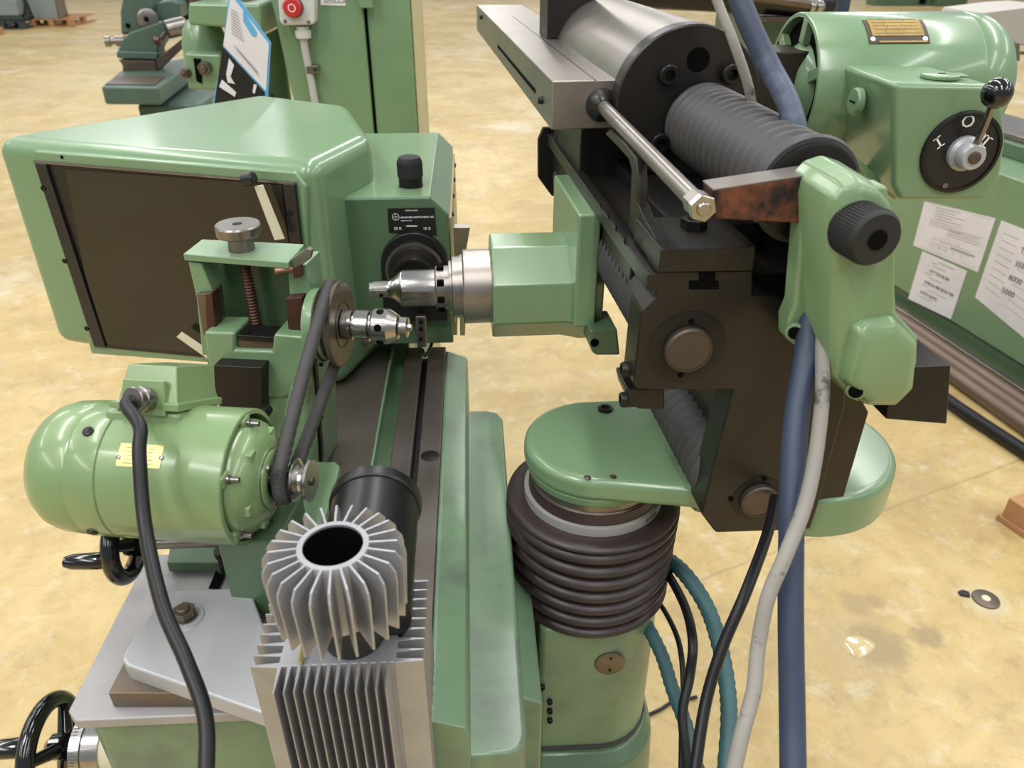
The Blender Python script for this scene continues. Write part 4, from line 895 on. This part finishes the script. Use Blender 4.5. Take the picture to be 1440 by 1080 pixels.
# ================================================================ right cabinet with papers
pa, pb = W0.p(1262, 432, z=0), W0.p(1440, 549, z=0)
CB = Fr(pa, math.degrees(math.atan2(pb.y - pa.y, pb.x - pa.x)))
Lc = (pb - pa).length
cab_ = thing('green_cabinet', 'long green machine cabinet with taped papers at right', 'cabinet', CB.w(Lc / 2, .3, 0))
zct = CB.c(1420, 249, y=0).z; print('cab top', zct)
ob('cabinet_body', G().box(CB, -1.3, Lc + .7, 0, .9, .09, zct), MT['green'], cab_, .006)
ob('plinth', G().box(CB, -1.3, Lc + .7, .02, .9, 0, .085), MT['green_deep'], cab_, .003)
ob('base_rail', G().box(CB, -.2, Lc + .7, -.05, -.02, .0, .03), MT['ground'], cab_, .003)
ob('top_bed', G().box(CB, -1.2, Lc + .6, .22, .6, zct, zct + .06), MT['green_deep'], cab_, .006)
ob('top_way', G().box(CB, -1.2, Lc + .6, .26, .56, zct + .06, zct + .085), MT['steel'], cab_, .003)
def sheet(name, label, quad, cont, group='papers taped to the green cabinet'):
    pts = CB.P(quad, y=-.002)
    t = thing(name, label, 'paper', pts[3], group)
    ob('paper', G().prism(pts, CB.Y * .0012), MT['paper'], t)
    def uv(u, v): return pts[0] * (1 - u) * (1 - v) + pts[1] * u * (1 - v) + pts[2] * u * v + pts[3] * (1 - u) * v - CB.Y * .0004
    g = G(); k = False
    for (u0, u1, v, h) in cont['lines']:
        g.face([uv(u0, v), uv(u1, v), uv(u1, v + h), uv(u0, v + h)]); k = True
    if k: ob('printed_lines', g, MT['ink_pale'], t, kind='stuff')
    xd = pts[1] - pts[0]
    for (b_, u, v, sz) in cont['text']: text(b_, sz, uv(u, v), xd, -CB.Y, MT['ink'], t)
ln = [(.20, .20 + .25 + .3 * random.random(), .06 + .055 * i, .014) for i in range(5)] + [(.16, .16 + .35 * random.random() + .3, .34 + .045 * i, .012) for i in range(3)] + [(.45, .92 - .1 * random.random(), .40 + .045 * i, .012) for i in range(4)] + [(.1, .95, .03, .005), (.1, .95, .95, .005)]
ln += [(.30 + .05 * i, .305 + .05 * i, .62, .09) for i in range(8)] + [(.25, .85, .70, .008), (.25, .85, .78, .008), (.55, .9, .74, .03), (.22, .5, .84, .006)] + [(.28 + .11 * i, .285 + .11 * i, .78, .12) for i in range(5)]
sheet('paper_sheet', 'white sheet with a printed line drawing, topmost on the green cabinet', [(1300, 283), (1400, 307), (1375, 383), (1284, 345)], dict(lines=ln, text=[]))
ln = [(.25, .4, .12, .012), (.3, .6, .18, .012), (.2, .35, .36, .012), (.3, .6, .42, .012), (.2, .35, .6, .012), (.35, .8, .66, .010), (.2, .5, .84, .010), (.4, .75, .07, .016)]
sheet('paper_sheet', 'small white sheet with three printed names, below the drawing sheet', [(1297, 353), (1360, 381), (1337, 449), (1277, 420)], dict(lines=ln, text=[('OTT EXCELAR', .28, .32, .020), ('OMEGA 800 (DAU 90)', .24, .56, .020), ('AUTO ALP32', .22, .78, .020)]))
ln = [(.1, .35, .12 + .085 * i, .007) for i in range(9)] + [(.45, .95, .16 + .085 * i, .005) for i in range(9)]
sheet('paper_sheet', 'large white price sheet with handwritten numbers cut by the right frame edge', [(1408, 310), (1500, 345), (1455, 488), (1371, 418)], dict(lines=ln, text=[('Tapr', .42, .24, .032), ('3500', .40, .40, .032), ('8000', .38, .57, .034), ('5000', .34, .74, .034)]))
# tubes on the floor in front of the cabinet
tl = ['thick worn brown tube on the floor, nearest the cabinet', 'worn brown tube on the floor, middle of the three', 'worn brown tube on the floor, farthest from the cabinet']
for k, (dy, rad) in enumerate(((-.115, .028), (-.175, .030), (-.24, .032))):
    ob('floor_tube', G().lathe(CB.w(.1 + .02 * k, dy, rad), CB.X, [(0, rad * .8), (0, rad), (Lc + .8, rad), (Lc + .8, rad * .8)], 28), MT['brown_tube'], label=tl[k], cat='tube', group='brown tubes beside the cabinet')
hose('floor_hose', 'fat black hose curving on the floor beside the brown tubes', 'hose', [CB.w(.15, -.30, .025), CB.w(.3, -.315, .025), CB.w(.55, -.355, .025), CB.w(.8, -.39, .025), CB.w(1.2, -.36, .025), CB.w(1.7, -.3, .025)], .025, 'cable')
# floor litter
q = W0.p(1386, 843, z=0)
dr = thing('floor_disc', 'round mottled disc with bright centre lying on the floor at right', 'disc', q)
ob('disc_plate', G().lathe(q, (0, 0, 1), [(0, .036), (.004, .035), (.005, .030)], 30), MT['bronze'], dr)
ob('disc_centre', G().lathe(q + V((0, 0, .005)), (0, 0, 1), [(0, .012), (.0015, .011)], 20), MT['cream'], dr)
q = W0.p(1355, 836, z=0)
ob('rubber_scrap', G().prism([q + V((-.014, -.006, 0)), q + V((.010, -.014, 0)), q + V((.016, .004, 0)), q + V((.002, .012, 0)), q + V((-.013, .008, 0))], (0, 0, .008)), MT['black'], bev=.002, label='small black scrap on the floor left of the round disc', cat='scrap')
q = W0.p(1206, 908, z=0)
g = G()
ringp = [[V((q.x + rr_ * (1 + .14 * math.sin(3 * a_ + 1)) * math.cos(a_), q.y + rr_ * .8 * (1 + .12 * math.sin(2 * a_)) * math.sin(a_), h_)) for a_ in [2 * math.pi * k / 26 for k in range(26)]] for rr_, h_ in ((.042, 0), (.038, .003), (.02, .005), (.004, .0052))]
ob('resin_blob', g.loft(ringp), MT['resin'], label='clear dried blob on the floor left of the dark stain', cat='blob')
q = W0.p(1445, 756, z=0)
wbk = thing('wooden_block', 'small wooden pallet block at the right frame edge', 'wood block', q)
f = Fr(q, 20)
ob('wood_board', G().box(f, -.015, .12, 0, .10, 0, .02), MT['wood'], wbk, .002); ob('wood_cube', G().box(f, -.008, .12, .004, .09, .02, .09), MT['wood'], wbk, .002)

# ================================================================ background: tall green machine column with stop button
BG = Fr((0, 2.5, 0), 0)
zz0 = lambda px, py, y=0: BG.c(px, py, y=y)
col_ = thing('tall_machine_column', 'tall flat green machine column with a red stop button box', 'machine', (-.6, 2.6, 0))
t0_, t1_ = zz0(381, 0), zz0(412, 140); k_ = (t1_.x - t0_.x) / (t0_.z - t1_.z); ztop = 1.75
xx0 = lambda z: t0_.x + k_ * (t0_.z - z)
xs0, xs1, xs2, xs3 = xx0(ztop), zz0(510, 10).x, zz0(580, 60).x, zz0(597, 100).x
ob('column_front', G().prism([V((xx0(ztop), 2.5, ztop)), V((xs1, 2.5, ztop)), V((xs1, 2.5, .02)), V((xx0(.7), 2.5, .02)), V((xx0(.7), 2.5, .7))], (0, .5, 0)), MT['green'], col_, .006)
ob('column_side', G().box(W0, xs1 + .008, xs2, 2.515, 3.0, .02, ztop), MT['green'], col_, .006)
ob('column_seam', G().box(W0, xs1 - .002, xs1 + .010, 2.53, 2.9, .02, ztop), MT['hole'], col_)
ob('edge_trim', G().box(W0, xs2 + .001, xs3, 2.52, 2.6, .02, ztop), MT['beige'], col_, .003)
hq = zz0(505, 0, -.01); ob('column_hook', G().box(W0, hq.x, hq.x + .04, 2.47, 2.5, hq.z - .02, hq.z + .05), MT['green'], col_, .003)
sbx = thing('stop_button_box', 'light grey box with round red stop button on the tall green column', 'switch', BG.p(416, 34, y=-.06))
ob('switch_box', G().prism(BG.P([(388, -40), (441, -40), (443, 30), (440, 35), (398, 36), (393, 30)], y=-.06), (0, .06, 0)), MT['grey_plastic'], sbx, .006, 3)
q = BG.p(413, 10, y=-.06)
ob('button_collar', G().lathe(q, (0, -1, 0), [(0, .028), (.012, .027)], 32), MT['black'], sbx)
ob('stop_button', G().lathe(q + V((0, -.012, 0)), (0, -1, 0), [(0, .026), (.012, .026), (.016, .023), (.017, .015)], 32), MT['red'], sbx, label='red round stop button with white ring')
ob('button_ring_mark', G().lathe(q + V((0, -.0285, 0)), (0, -1, 0), [(0, .0105), (.0008, .0105), (.0008, .0085), (0, .0085)], 28, cap=False), MT['white'], sbx)
for px, py in ((401, 30), (434, 31)): screw(sbx, BG.p(px, py, y=-.06), (0, -1, 0), .005, MT['steel'], .002)
cdt = thing('grey_conduit', 'light grey conduit clipped to the tall green column below the red button', 'conduit', BG.p(440, 140, y=-.02))
ob('conduit_gland', G().lathe(BG.p(425, 37, y=-.03), V((.0, 0, -1)), [(0, .018), (.01, .018), (.011, .023), (.03, .022), (.034, .015)], 24), MT['grey_plastic'], cdt)
ob('conduit_pipe', G().tube([BG.p(426, 50, y=-.03), BG.p(430, 75, y=-.025), BG.p(436, 105, y=-.02), BG.p(444, 150, y=-.02), BG.p(452, 200, y=-.02)], .011), MT['grey_conduit'], cdt)
ob('conduit_clip', G().prism(BG.P([(430, 93), (447, 92), (448, 103), (431, 104)], y=-.034), (0, .03, 0)), MT['steel'], cdt, .002)
screw(cdt, BG.p(443, 98, y=-.034), (0, -1, 0), .004)
ob('notice_label', G().prism(BG.P([(451, -14), (486, -14), (486, 8), (451, 7)], y=-.003), (0, .002, 0)), MT['white'], label='small white label reading HYDRALIK on the tall green column', cat='label')
text('HYDRALIK', .0135, BG.p(456, 5, y=-.0035), (1, 0, 0), (0, -1, 0), MT['ink'], bpy.data.objects['notice_label'])

# light green machine head left of the column
ph = thing('press_head', 'light green machine head with split clamp jaw left of the tall column', 'machine', (-.95, 2.6, 0))
def bp_(name, px, y, dy, m, par, bev=.005, seg=3, **k): return ob(name, G().prism(BG.P(px, y=y), (0, dy, 0)), MT[m], par, bev, seg, **k)
bp_('head_block', [(264, 4), (366, 6), (369, 50), (362, 55), (330, 40), (264, 35)], -.05, .5, 'green', ph, .012)
bp_('head_cover', [(264, -40), (300, -40), (300, 2), (264, 2)], .2, .1, 'steel_dark', ph)
c_d = BG.p(290, 70, y=.12)
ob('dome_cover', G().lathe(c_d + V((0, 0, -.03)), (0, 0, 1), [(0, .07), (.05, .068), (.09, .058), (.115, .04)], 32), MT['green'], ph, .002)
bp_('clamp_jaw', [(258, 74), (311, 76), (313, 128), (264, 126), (262, 100)], .0, .14, 'green', ph, .01)
bp_('jaw_slot', [(272, 82), (282, 83), (284, 118), (276, 114)], -.004, .01, 'hole', ph, 0)
q = BG.p(290, 95, y=0); hexn(ph, q, (0, -1, 0), .020, .025, MT['bronze'])
q = BG.p(265, 102, y=0); hexn(ph, q, (-.6, -1, 0), .014, .02, MT['bronze'])
ob('head_cylinder', G().lathe(BG.p(380, 100, y=.38) + V((0, 0, -.3)), (0, 0, 1), [(0, .06), (.48, .06)], 40), MT['green'], ph, .003)
ob('head_pedestal', G().box(W0, BG.p(285, 100, y=.2).x, BG.p(368, 100, y=.2).x, 2.72, 3.1, 0, 1.12), MT['green_deep'], ph, .01)
for px in (283, 345): q = BG.p(px, 2, y=.1); ob('head_stud', G().lathe(q, (0, 0, 1), [(0, .03), (.01, .03), (.012, .014), (.03, .014)], 20), MT['steel_dark'], ph)

# leaflet standing between projector and column
LF = Fr(at(345, 80, 1.75), -6)
lf = thing('leaflet', 'curled printed leaflet with blue border standing behind the projector', 'leaflet', LF.p(340, 145, y=0))
def lfq(pts, y, m, name, **k): 
    return ob(name, G().prism(LF.P(pts, y=y), LF.Y * .0015), MT[m], lf, **k)
lfq([(323, -16), (330, -10), (381, 60), (376, 150), (298, 150), (312, 80)], 0, 'paper_blue', 'leaflet_border')
lfq([(324, -8), (378, 62), (374, 128), (314, 64), (319, 30)], -.002, 'paper', 'leaflet_page')
lfq([(313, 66), (372, 130), (373, 148), (301, 148)], -.002, 'black', 'leaflet_photo')
lfq([(322, 82), (329, 92), (324, 108), (330, 118), (320, 116), (318, 104)], -.0035, 'paper', 'printed_figure')
lfq([(312, 112), (332, 130), (330, 136), (308, 122)], -.0035, 'paper', 'printed_figure')
lfq([(357, 118), (361, 120), (358, 132), (355, 130)], -.0035, 'paper', 'printed_figure')
lfq([(342, 15), (347, 22), (361, 46), (360, 52), (354, 50), (342, 30)], -.0035, 'paper_blue', 'printed_heading')
g = G()
for i in range(9):
    a = LF.p(324 + i * .2, 12 + i * 4.2, y=-.004); d = LF.p(324 + i * .2 + 10 + (i * 37 % 9), 18 + i * 4.2 + (i * 37 % 9) * .8, y=-.004); g.face([a, d, d - V((0, 0, .0018)), a - V((0, 0, .0018))])
for i in range(3):
    a = LF.p(329 + i * 2, 63 + i * 3, y=-.004); d = LF.p(362 + i, 100 + i * 3, y=-.004); g.face([a, d, d - V((0, 0, .0022)), a - V((0, 0, .0022))])
ob('printed_lines', g, MT['ink_pale'], lf, kind='stuff')

# dark green tool grinder, far left
Yg = 4.5; TG = Fr((0, Yg, 0), 0)
tg = thing('tool_grinder', 'dark green tool grinder with steel slide and tailstock at upper left', 'machine', TG.w(-2.2, .5, 0))
tz = TG.c(180, 122, y=0).z; print('tg z', tz)
bpx = [TG.p(a_, b_, z=tz) for a_, b_ in ((142, 122), (222, 123), (275, 86), (275, 78), (170, 99))]
ob('grinder_bed', G().prism(bpx, (0, 0, -(tz - TG.c(180, 147, y=0).z))), MT['green_blue'], tg, .012, 3)
ob('bed_tray', G().prism([TG.p(a_, b_, z=tz + .002) for a_, b_ in ((148, 119), (218, 120), (232, 108), (165, 106))], (0, 0, .003)), MT['steel_dark'], tg)
pc_ = [TG.w(TG.c(186, 146, y=.1).x, .15, 0), TG.w(TG.c(275, 146, y=.1).x, .15, 0), TG.w(TG.c(275, 146, y=.1).x, 1.0, 0), TG.w(TG.c(186, 146, y=.1).x, 1.0, 0)]
ob('grinder_pedestal', G().prism(pc_, (0, 0, tz - .12)), MT['green_blue'], tg, .02)
yg = TG.c(190, 100, z=tz).y
def tgp(name, px, y, dy, m, bev=.006, **k): return ob(name, G().prism(TG.P(px, y=y), (0, dy, 0)), MT[m], tg, bev, **k)
tgp('steel_slide', [(166, 84), (218, 86), (221, 102), (172, 101), (172, 92)], yg, .12, 'steel_dark')
g = G().prism([TG.p(a_, b_, y=yg + .0) for a_, b_ in ((219, 84), (268, 45), (272, 52), (222, 100))], (0, .05, 0)); ob('slide_way', g, MT['steel_dark'], tg, .004)
tgp('carriage', [(164, 74), (171, 57), (181, 46), (238, 26), (246, 30), (222, 68), (220, 82), (165, 82)], yg + .01, .14, 'green_blue', .012)
tgp('carriage_foot', [(163, 72), (222, 74), (220, 84), (164, 82)], yg - .005, .15, 'green_blue', .008)
tgp('tailstock', [(168, 16), (175, -20), (205, -20), (216, 10), (207, 46), (169, 50)], yg + .10, .2, 'green_blue', .02)
tgp('headstock', [(215, 4), (240, 0), (252, 4), (254, 24), (238, 32), (214, 28)], yg + .15, .2, 'green_blue', .012)
q = TG.p(206, 26, y=yg + .12); ob('chuck_cylinder', G().lathe(q, V((.5, -1, 0)), [(-.05, .06), (.06, .06), (.065, .05)], 28), MT['steel'], tg, .003)
q = TG.p(234, 42, y=yg - .03); ob('steel_roller', G().lathe(q, V((1, .6, .2)), [(0, .03), (0, .05), (.11, .05), (.12, .04)], 24), MT['steel'], tg, .003)
ob('roller_ball', G().ball(TG.p(221, 57, y=yg - .05), .026, 18), MT['dark_red'], tg)
ob('ball_lever', G().tube([TG.p(222, 58, y=yg - .04), TG.p(232, 46, y=yg - .01)], .009), MT['steel_dark'], tg)
q = TG.p(163, 58, y=yg + .1); ob('tail_screw', G().lathe(q, V((-1, -.2, 0)), [(-.06, .03), (0, .03), (.0, .018), (.03, .018), (.03, .03), (.06, .03)], 20), MT['steel'], tg)
for px, py, y in ((180, 36, yg + .095), (206, 27, yg + .02)): ob('bolt_hole', G().lathe(TG.p(px, py, y=y), (0, -1, 0), [(0, .014), (.004, .014)], 14), MT['hole'], tg)
tgp('dark_shroud', [(232, -20), (266, -20), (266, 40), (252, 40), (248, 6)], yg + .3, .2, 'black', .004)

# pallets and grey machines, far left
def pallet(label, px, py, wpx, rz, m='wood', loadw=None):
    q = W0.p(px, py, z=0); f = Fr(q, rz); w = .8
    t = thing('pallet', label, 'pallet', q, 'wooden pallets at the far left')
    for x in (-.0, .35, .70): ob('pallet_block', G().box(f, x, x + .1, 0, .12, .022, .122), MT[m], t, .003); ob('skid_board', G().box(f, x, x + .1, 0, 1.2, 0, .022), MT[m], t, .003); ob('pallet_block', G().box(f, x, x + .1, .6, .72, .022, .122), MT[m], t, .003)
    ob('skid_board', G().box(f, 0, w, -.001, .10, 0, .020), MT[m], t, .003)
    for i in range(7): ob('deck_board', G().box(f, 0, w, i * .18, i * .18 + .12, .122, .144), MT[m], t, .003)
    return f
f = pallet('orange-brown wooden pallet under a grey cabinet at the far left', 43, 38.5, 70, 2)
gm = thing('grey_cabinet', 'plain grey cabinet standing on the orange-brown pallet', 'cabinet', f.w(.35, .3, .144))
ob('cabinet_body', G().prism([f.w(.08, .08, .144), f.w(.52, .08, .144), f.w(.56, .08, .9), f.w(-.02, .08, .9)], (0, .45, 0)), MT['grey_machine'], gm, .01)
ob('cabinet_side', G().box(f, .53, .56, .10, .5, .144, .9), MT['steel'], gm, .004)
f = pallet('dark weathered pallet under a dark grey machine at the far left edge', -27, 42, 70, 2, 'dark_machine')
dm = thing('dark_grey_machine', 'dark grey machine on the weathered pallet at the far left edge', 'machine', f.w(.35, .3, .144))
ob('machine_foot', G().box(f, .0, .78, .06, .8, .144, .22), MT['dark_machine'], dm, .02); ob('machine_body', G().box(f, .05, .72, .1, .7, .22, .50), MT['grey_machine'], dm, .03); ob('machine_top', G().box(f, .08, .66, .2, .7, .5, .9), MT['dark_machine'], dm, .02)
ob('machine_pipe', G().tube([f.w(.70, .1, .62), f.w(.84, .1, .6), f.w(.90, .1, .45), f.w(.84, .1, .28), f.w(.76, .1, .2)], .03), MT['black'], dm)
q = W0.p(-14, 50, z=0); ob('wood_scrap', G().box(Fr(q, 10), 0, .18, 0, .2, 0, .12), MT['wood'], bev=.004, label='scrap of pinkish wood at the left frame edge', cat='wood block')

# ================================================================ background, upper right
RB = Fr((0, 2.3, 0), 0)
rb = thing('tube_machine', 'black tube with steel fitting on a dark machine behind the green motor', 'machine', (1.1, 2.5, 0))
ob('black_cylinder', G().lathe(RB.p(1172, 6, y=0), V((-1, .12, .04)), [(0, .030), (.003, .034), (.30, .034), (.7, .034)], 28), MT['black'], rb, .002)
ob('steel_rod', G().lathe(RB.p(1150, 8, y=-.06), V((-1, .06, .12)), [(0, .012), (.3, .012)], 16), MT['bronze'], rb)
ob('rod_fitting', G().lathe(RB.p(1159, 10, y=-.06), V((-1, .05, .05)), [(0, .010), (.008, .016), (.02, .016), (.021, .012), (.028, .018), (.04, .018)], 18), MT['steel_bright'], rb, .001)
ob('machine_table', G().box(W0, RB.p(1075, 22, y=0).x, RB.p(1184, 22, y=0).x, 2.28, 2.8, RB.p(1100, 30, y=0).z, RB.p(1100, 23, y=0).z), MT['steel_dark'], rb, .003)
ob('table_post', G().box(W0, RB.p(1122, 22, y=0).x, RB.p(1132, 22, y=0).x, 2.29, 2.32, RB.p(1100, 30, y=0).z, RB.p(1100, 5, y=0).z), MT['black'], rb, .002)
ob('machine_base', G().box(W0, RB.p(1080, 22, y=0).x, RB.p(1160, 22, y=0).x, 2.4, 2.8, 0, RB.p(1100, 30, y=0).z), MT['green_deep'], rb, .01)
ob('upper_beam', G().box(W0, RB.p(930, 22, y=.3).x, RB.p(1110, 22, y=.3).x, 2.6, 2.8, RB.p(1100, 4, y=.3).z, RB.p(1100, 4, y=.3).z + .1), MT['steel_dark'], rb, .003)
q = RB.p(1186, 24, y=.3)
ob('blue_frame', G().box(W0, q.x - .02, q.x + .015, 2.6, 2.7, 0, q.z + .12), MT['blue_hose'], rb, .003)
q = W0.p(1268, 3, z=0); q2 = W0.p(1359, 9, z=0)
fm = thing('far_green_machine', 'low green machine base in the distance at the top right', 'machine', q2)
f = Fr(q2, 0)
Lq = (q2 - q).length
ob('machine_base', G().box(Fr(q2, 0), -.75, 0, 0, .6, 0, .9), MT['green_deep'], fm, .02); ob('machine_foot', G().box(Fr(q2, 0), -2.2, -.75, .25, .8, 0, .9), MT['green_deep'], fm, .02)
ob('base_opening', G().box(Fr(q2, 0), -1.1, -.95, .20, .3, .05, .3), MT['hole'], fm)
CH = Fr((0, 2.9, 0), 0)
ch = thing('grey_chute', 'light grey sheet metal chute with angled front at the right frame edge', 'chute', CH.p(1450, 62, y=0) - V((0, 0, .3)))
ob('chute_panel', G().prism(CH.P([(1372, 30), (1380, 18), (1445, 10), (1480, 8), (1480, 68), (1440, 64), (1396, 54)], y=0), (0, .25, 0)), MT['chute_grey'], ch, .004)
ob('chute_leg', G().prism(CH.P([(1428, 62), (1434, 62), (1434, 86), (1428, 86)], y=.02), (0, .02, 0)).prism(CH.P([(1455, 62), (1462, 62), (1462, 86), (1455, 86)], y=.02), (0, .02, 0)), MT['steel'], ch)
ob('chute_brace', G().prism(CH.P([(1430, 73), (1462, 73), (1462, 77), (1430, 77)], y=.03), (0, .02, 0)), MT['steel'], ch)
q = W0.p(1318, 2, z=0)

# ================================================================ small pieces go under the part that carries them
NEST = {'knob_bore': 'knurled_knob', 'knurling': 'knurled_knob', 'knob_ribs': 'selector_knob', 'label_emblem': 'lens_label_plate', 'label_arrow': 'lens_label_plate',
        'lettering': ('lens_label_plate', 'dial_face', 'paper', 'notice_label'), 'button_ring_mark': 'stop_button', 'nameplate_print': 'nameplate', 'nameplate_rivet': 'nameplate',
        'hub_screw': 'lever_hub', 'dial_marks': 'graduated_dial', 'flange_hole': 'flange_disc', 'guide_bar_hole': 'guide_bar', 'dowel_hole': 'front_plate', 't_slot': 'front_plate',
        'gland_panel': 'terminal_box_cover', 'cable_gland': 'terminal_box_cover', 'clamp_slots': 'hose_clamp', 'printed_lines': ('paper', 'leaflet_page'), 'printed_heading': 'leaflet_page',
        'printed_figure': 'leaflet_photo', 'bell_lug': 'end_bell', 'bell_screw': 'end_bell', 'bell_boss': 'end_bell', 'nut_slot': 'lock_nut', 'nose_hole': 'spindle_nose', 'chuck_slot': 'collet_chuck',
        'pulley_groove_ring': 'drive_pulley', 'lug_hole': 'carrier_lug', 'adjust_slot': 'cover_underplate', 'oil_stain': 'slideway', 'grease_mark': 'support_plate', 'paint_chip': 'arm_plate',
        'plug_slot': 'knockout_plug', 'top_plug_slot': 'top_plug', 'jaw_slot': 'clamp_jaw', 'lens_ring': 'lens_barrel', 'lens_glass': 'lens_barrel', 'hub_arm': 'end_hub', 'cover_screw': 'screw_eye',
        'sink_bore': 'sink_ring', 'radial_fin': 'sink_ring', 'side_fin': 'housing_core', 'front_fin': 'housing_core', 'ball_knob': 'lever_rod', 'washer': 'bolt_pad', 'link_bar_top': 'link_bar',
        'socket': ('table_plate', 'slideway'), 'socket_screw': ('flange_disc', 'table_plate', 'slideway', 'nut_block', 'round_cover_plate', 'edge_plate', 'bracket_post', 'switch_box', 'bezel_strip', 'side_gib_strip', 'shaft_flange', 'lower_bracket')}
base = lambda n: n.rsplit('.', 1)[0] if n[-3:].isdigit() and '.' in n else n
def nest():
    for o in list(bpy.data.objects):
        k = NEST.get(base(o.name))
        if not k or not o.parent or o.parent.type != 'EMPTY': continue
        k = (k,) if isinstance(k, str) else k
        best = None
        for q in o.parent.children:
            if base(q.name) in k and q is not o:
                me = q.data; c = ORG[q.name]; p = ORG[o.name]
                d = min((c + v.co - p).length for v in me.vertices)
                lo = [min(v.co[i] for v in me.vertices) + c[i] for i in range(3)]; hi = [max(v.co[i] for v in me.vertices) + c[i] for i in range(3)]
                d = math.sqrt(sum(max(lo[i] - p[i], 0, p[i] - hi[i]) ** 2 for i in range(3)))
                if best is None or d < best[0]: best = (d, q)
        if best and (best[0] < .03 or len(k) == 1):
            o.parent = best[1]; o.location = ORG[o.name] - ORG[best[1].name]
nest()
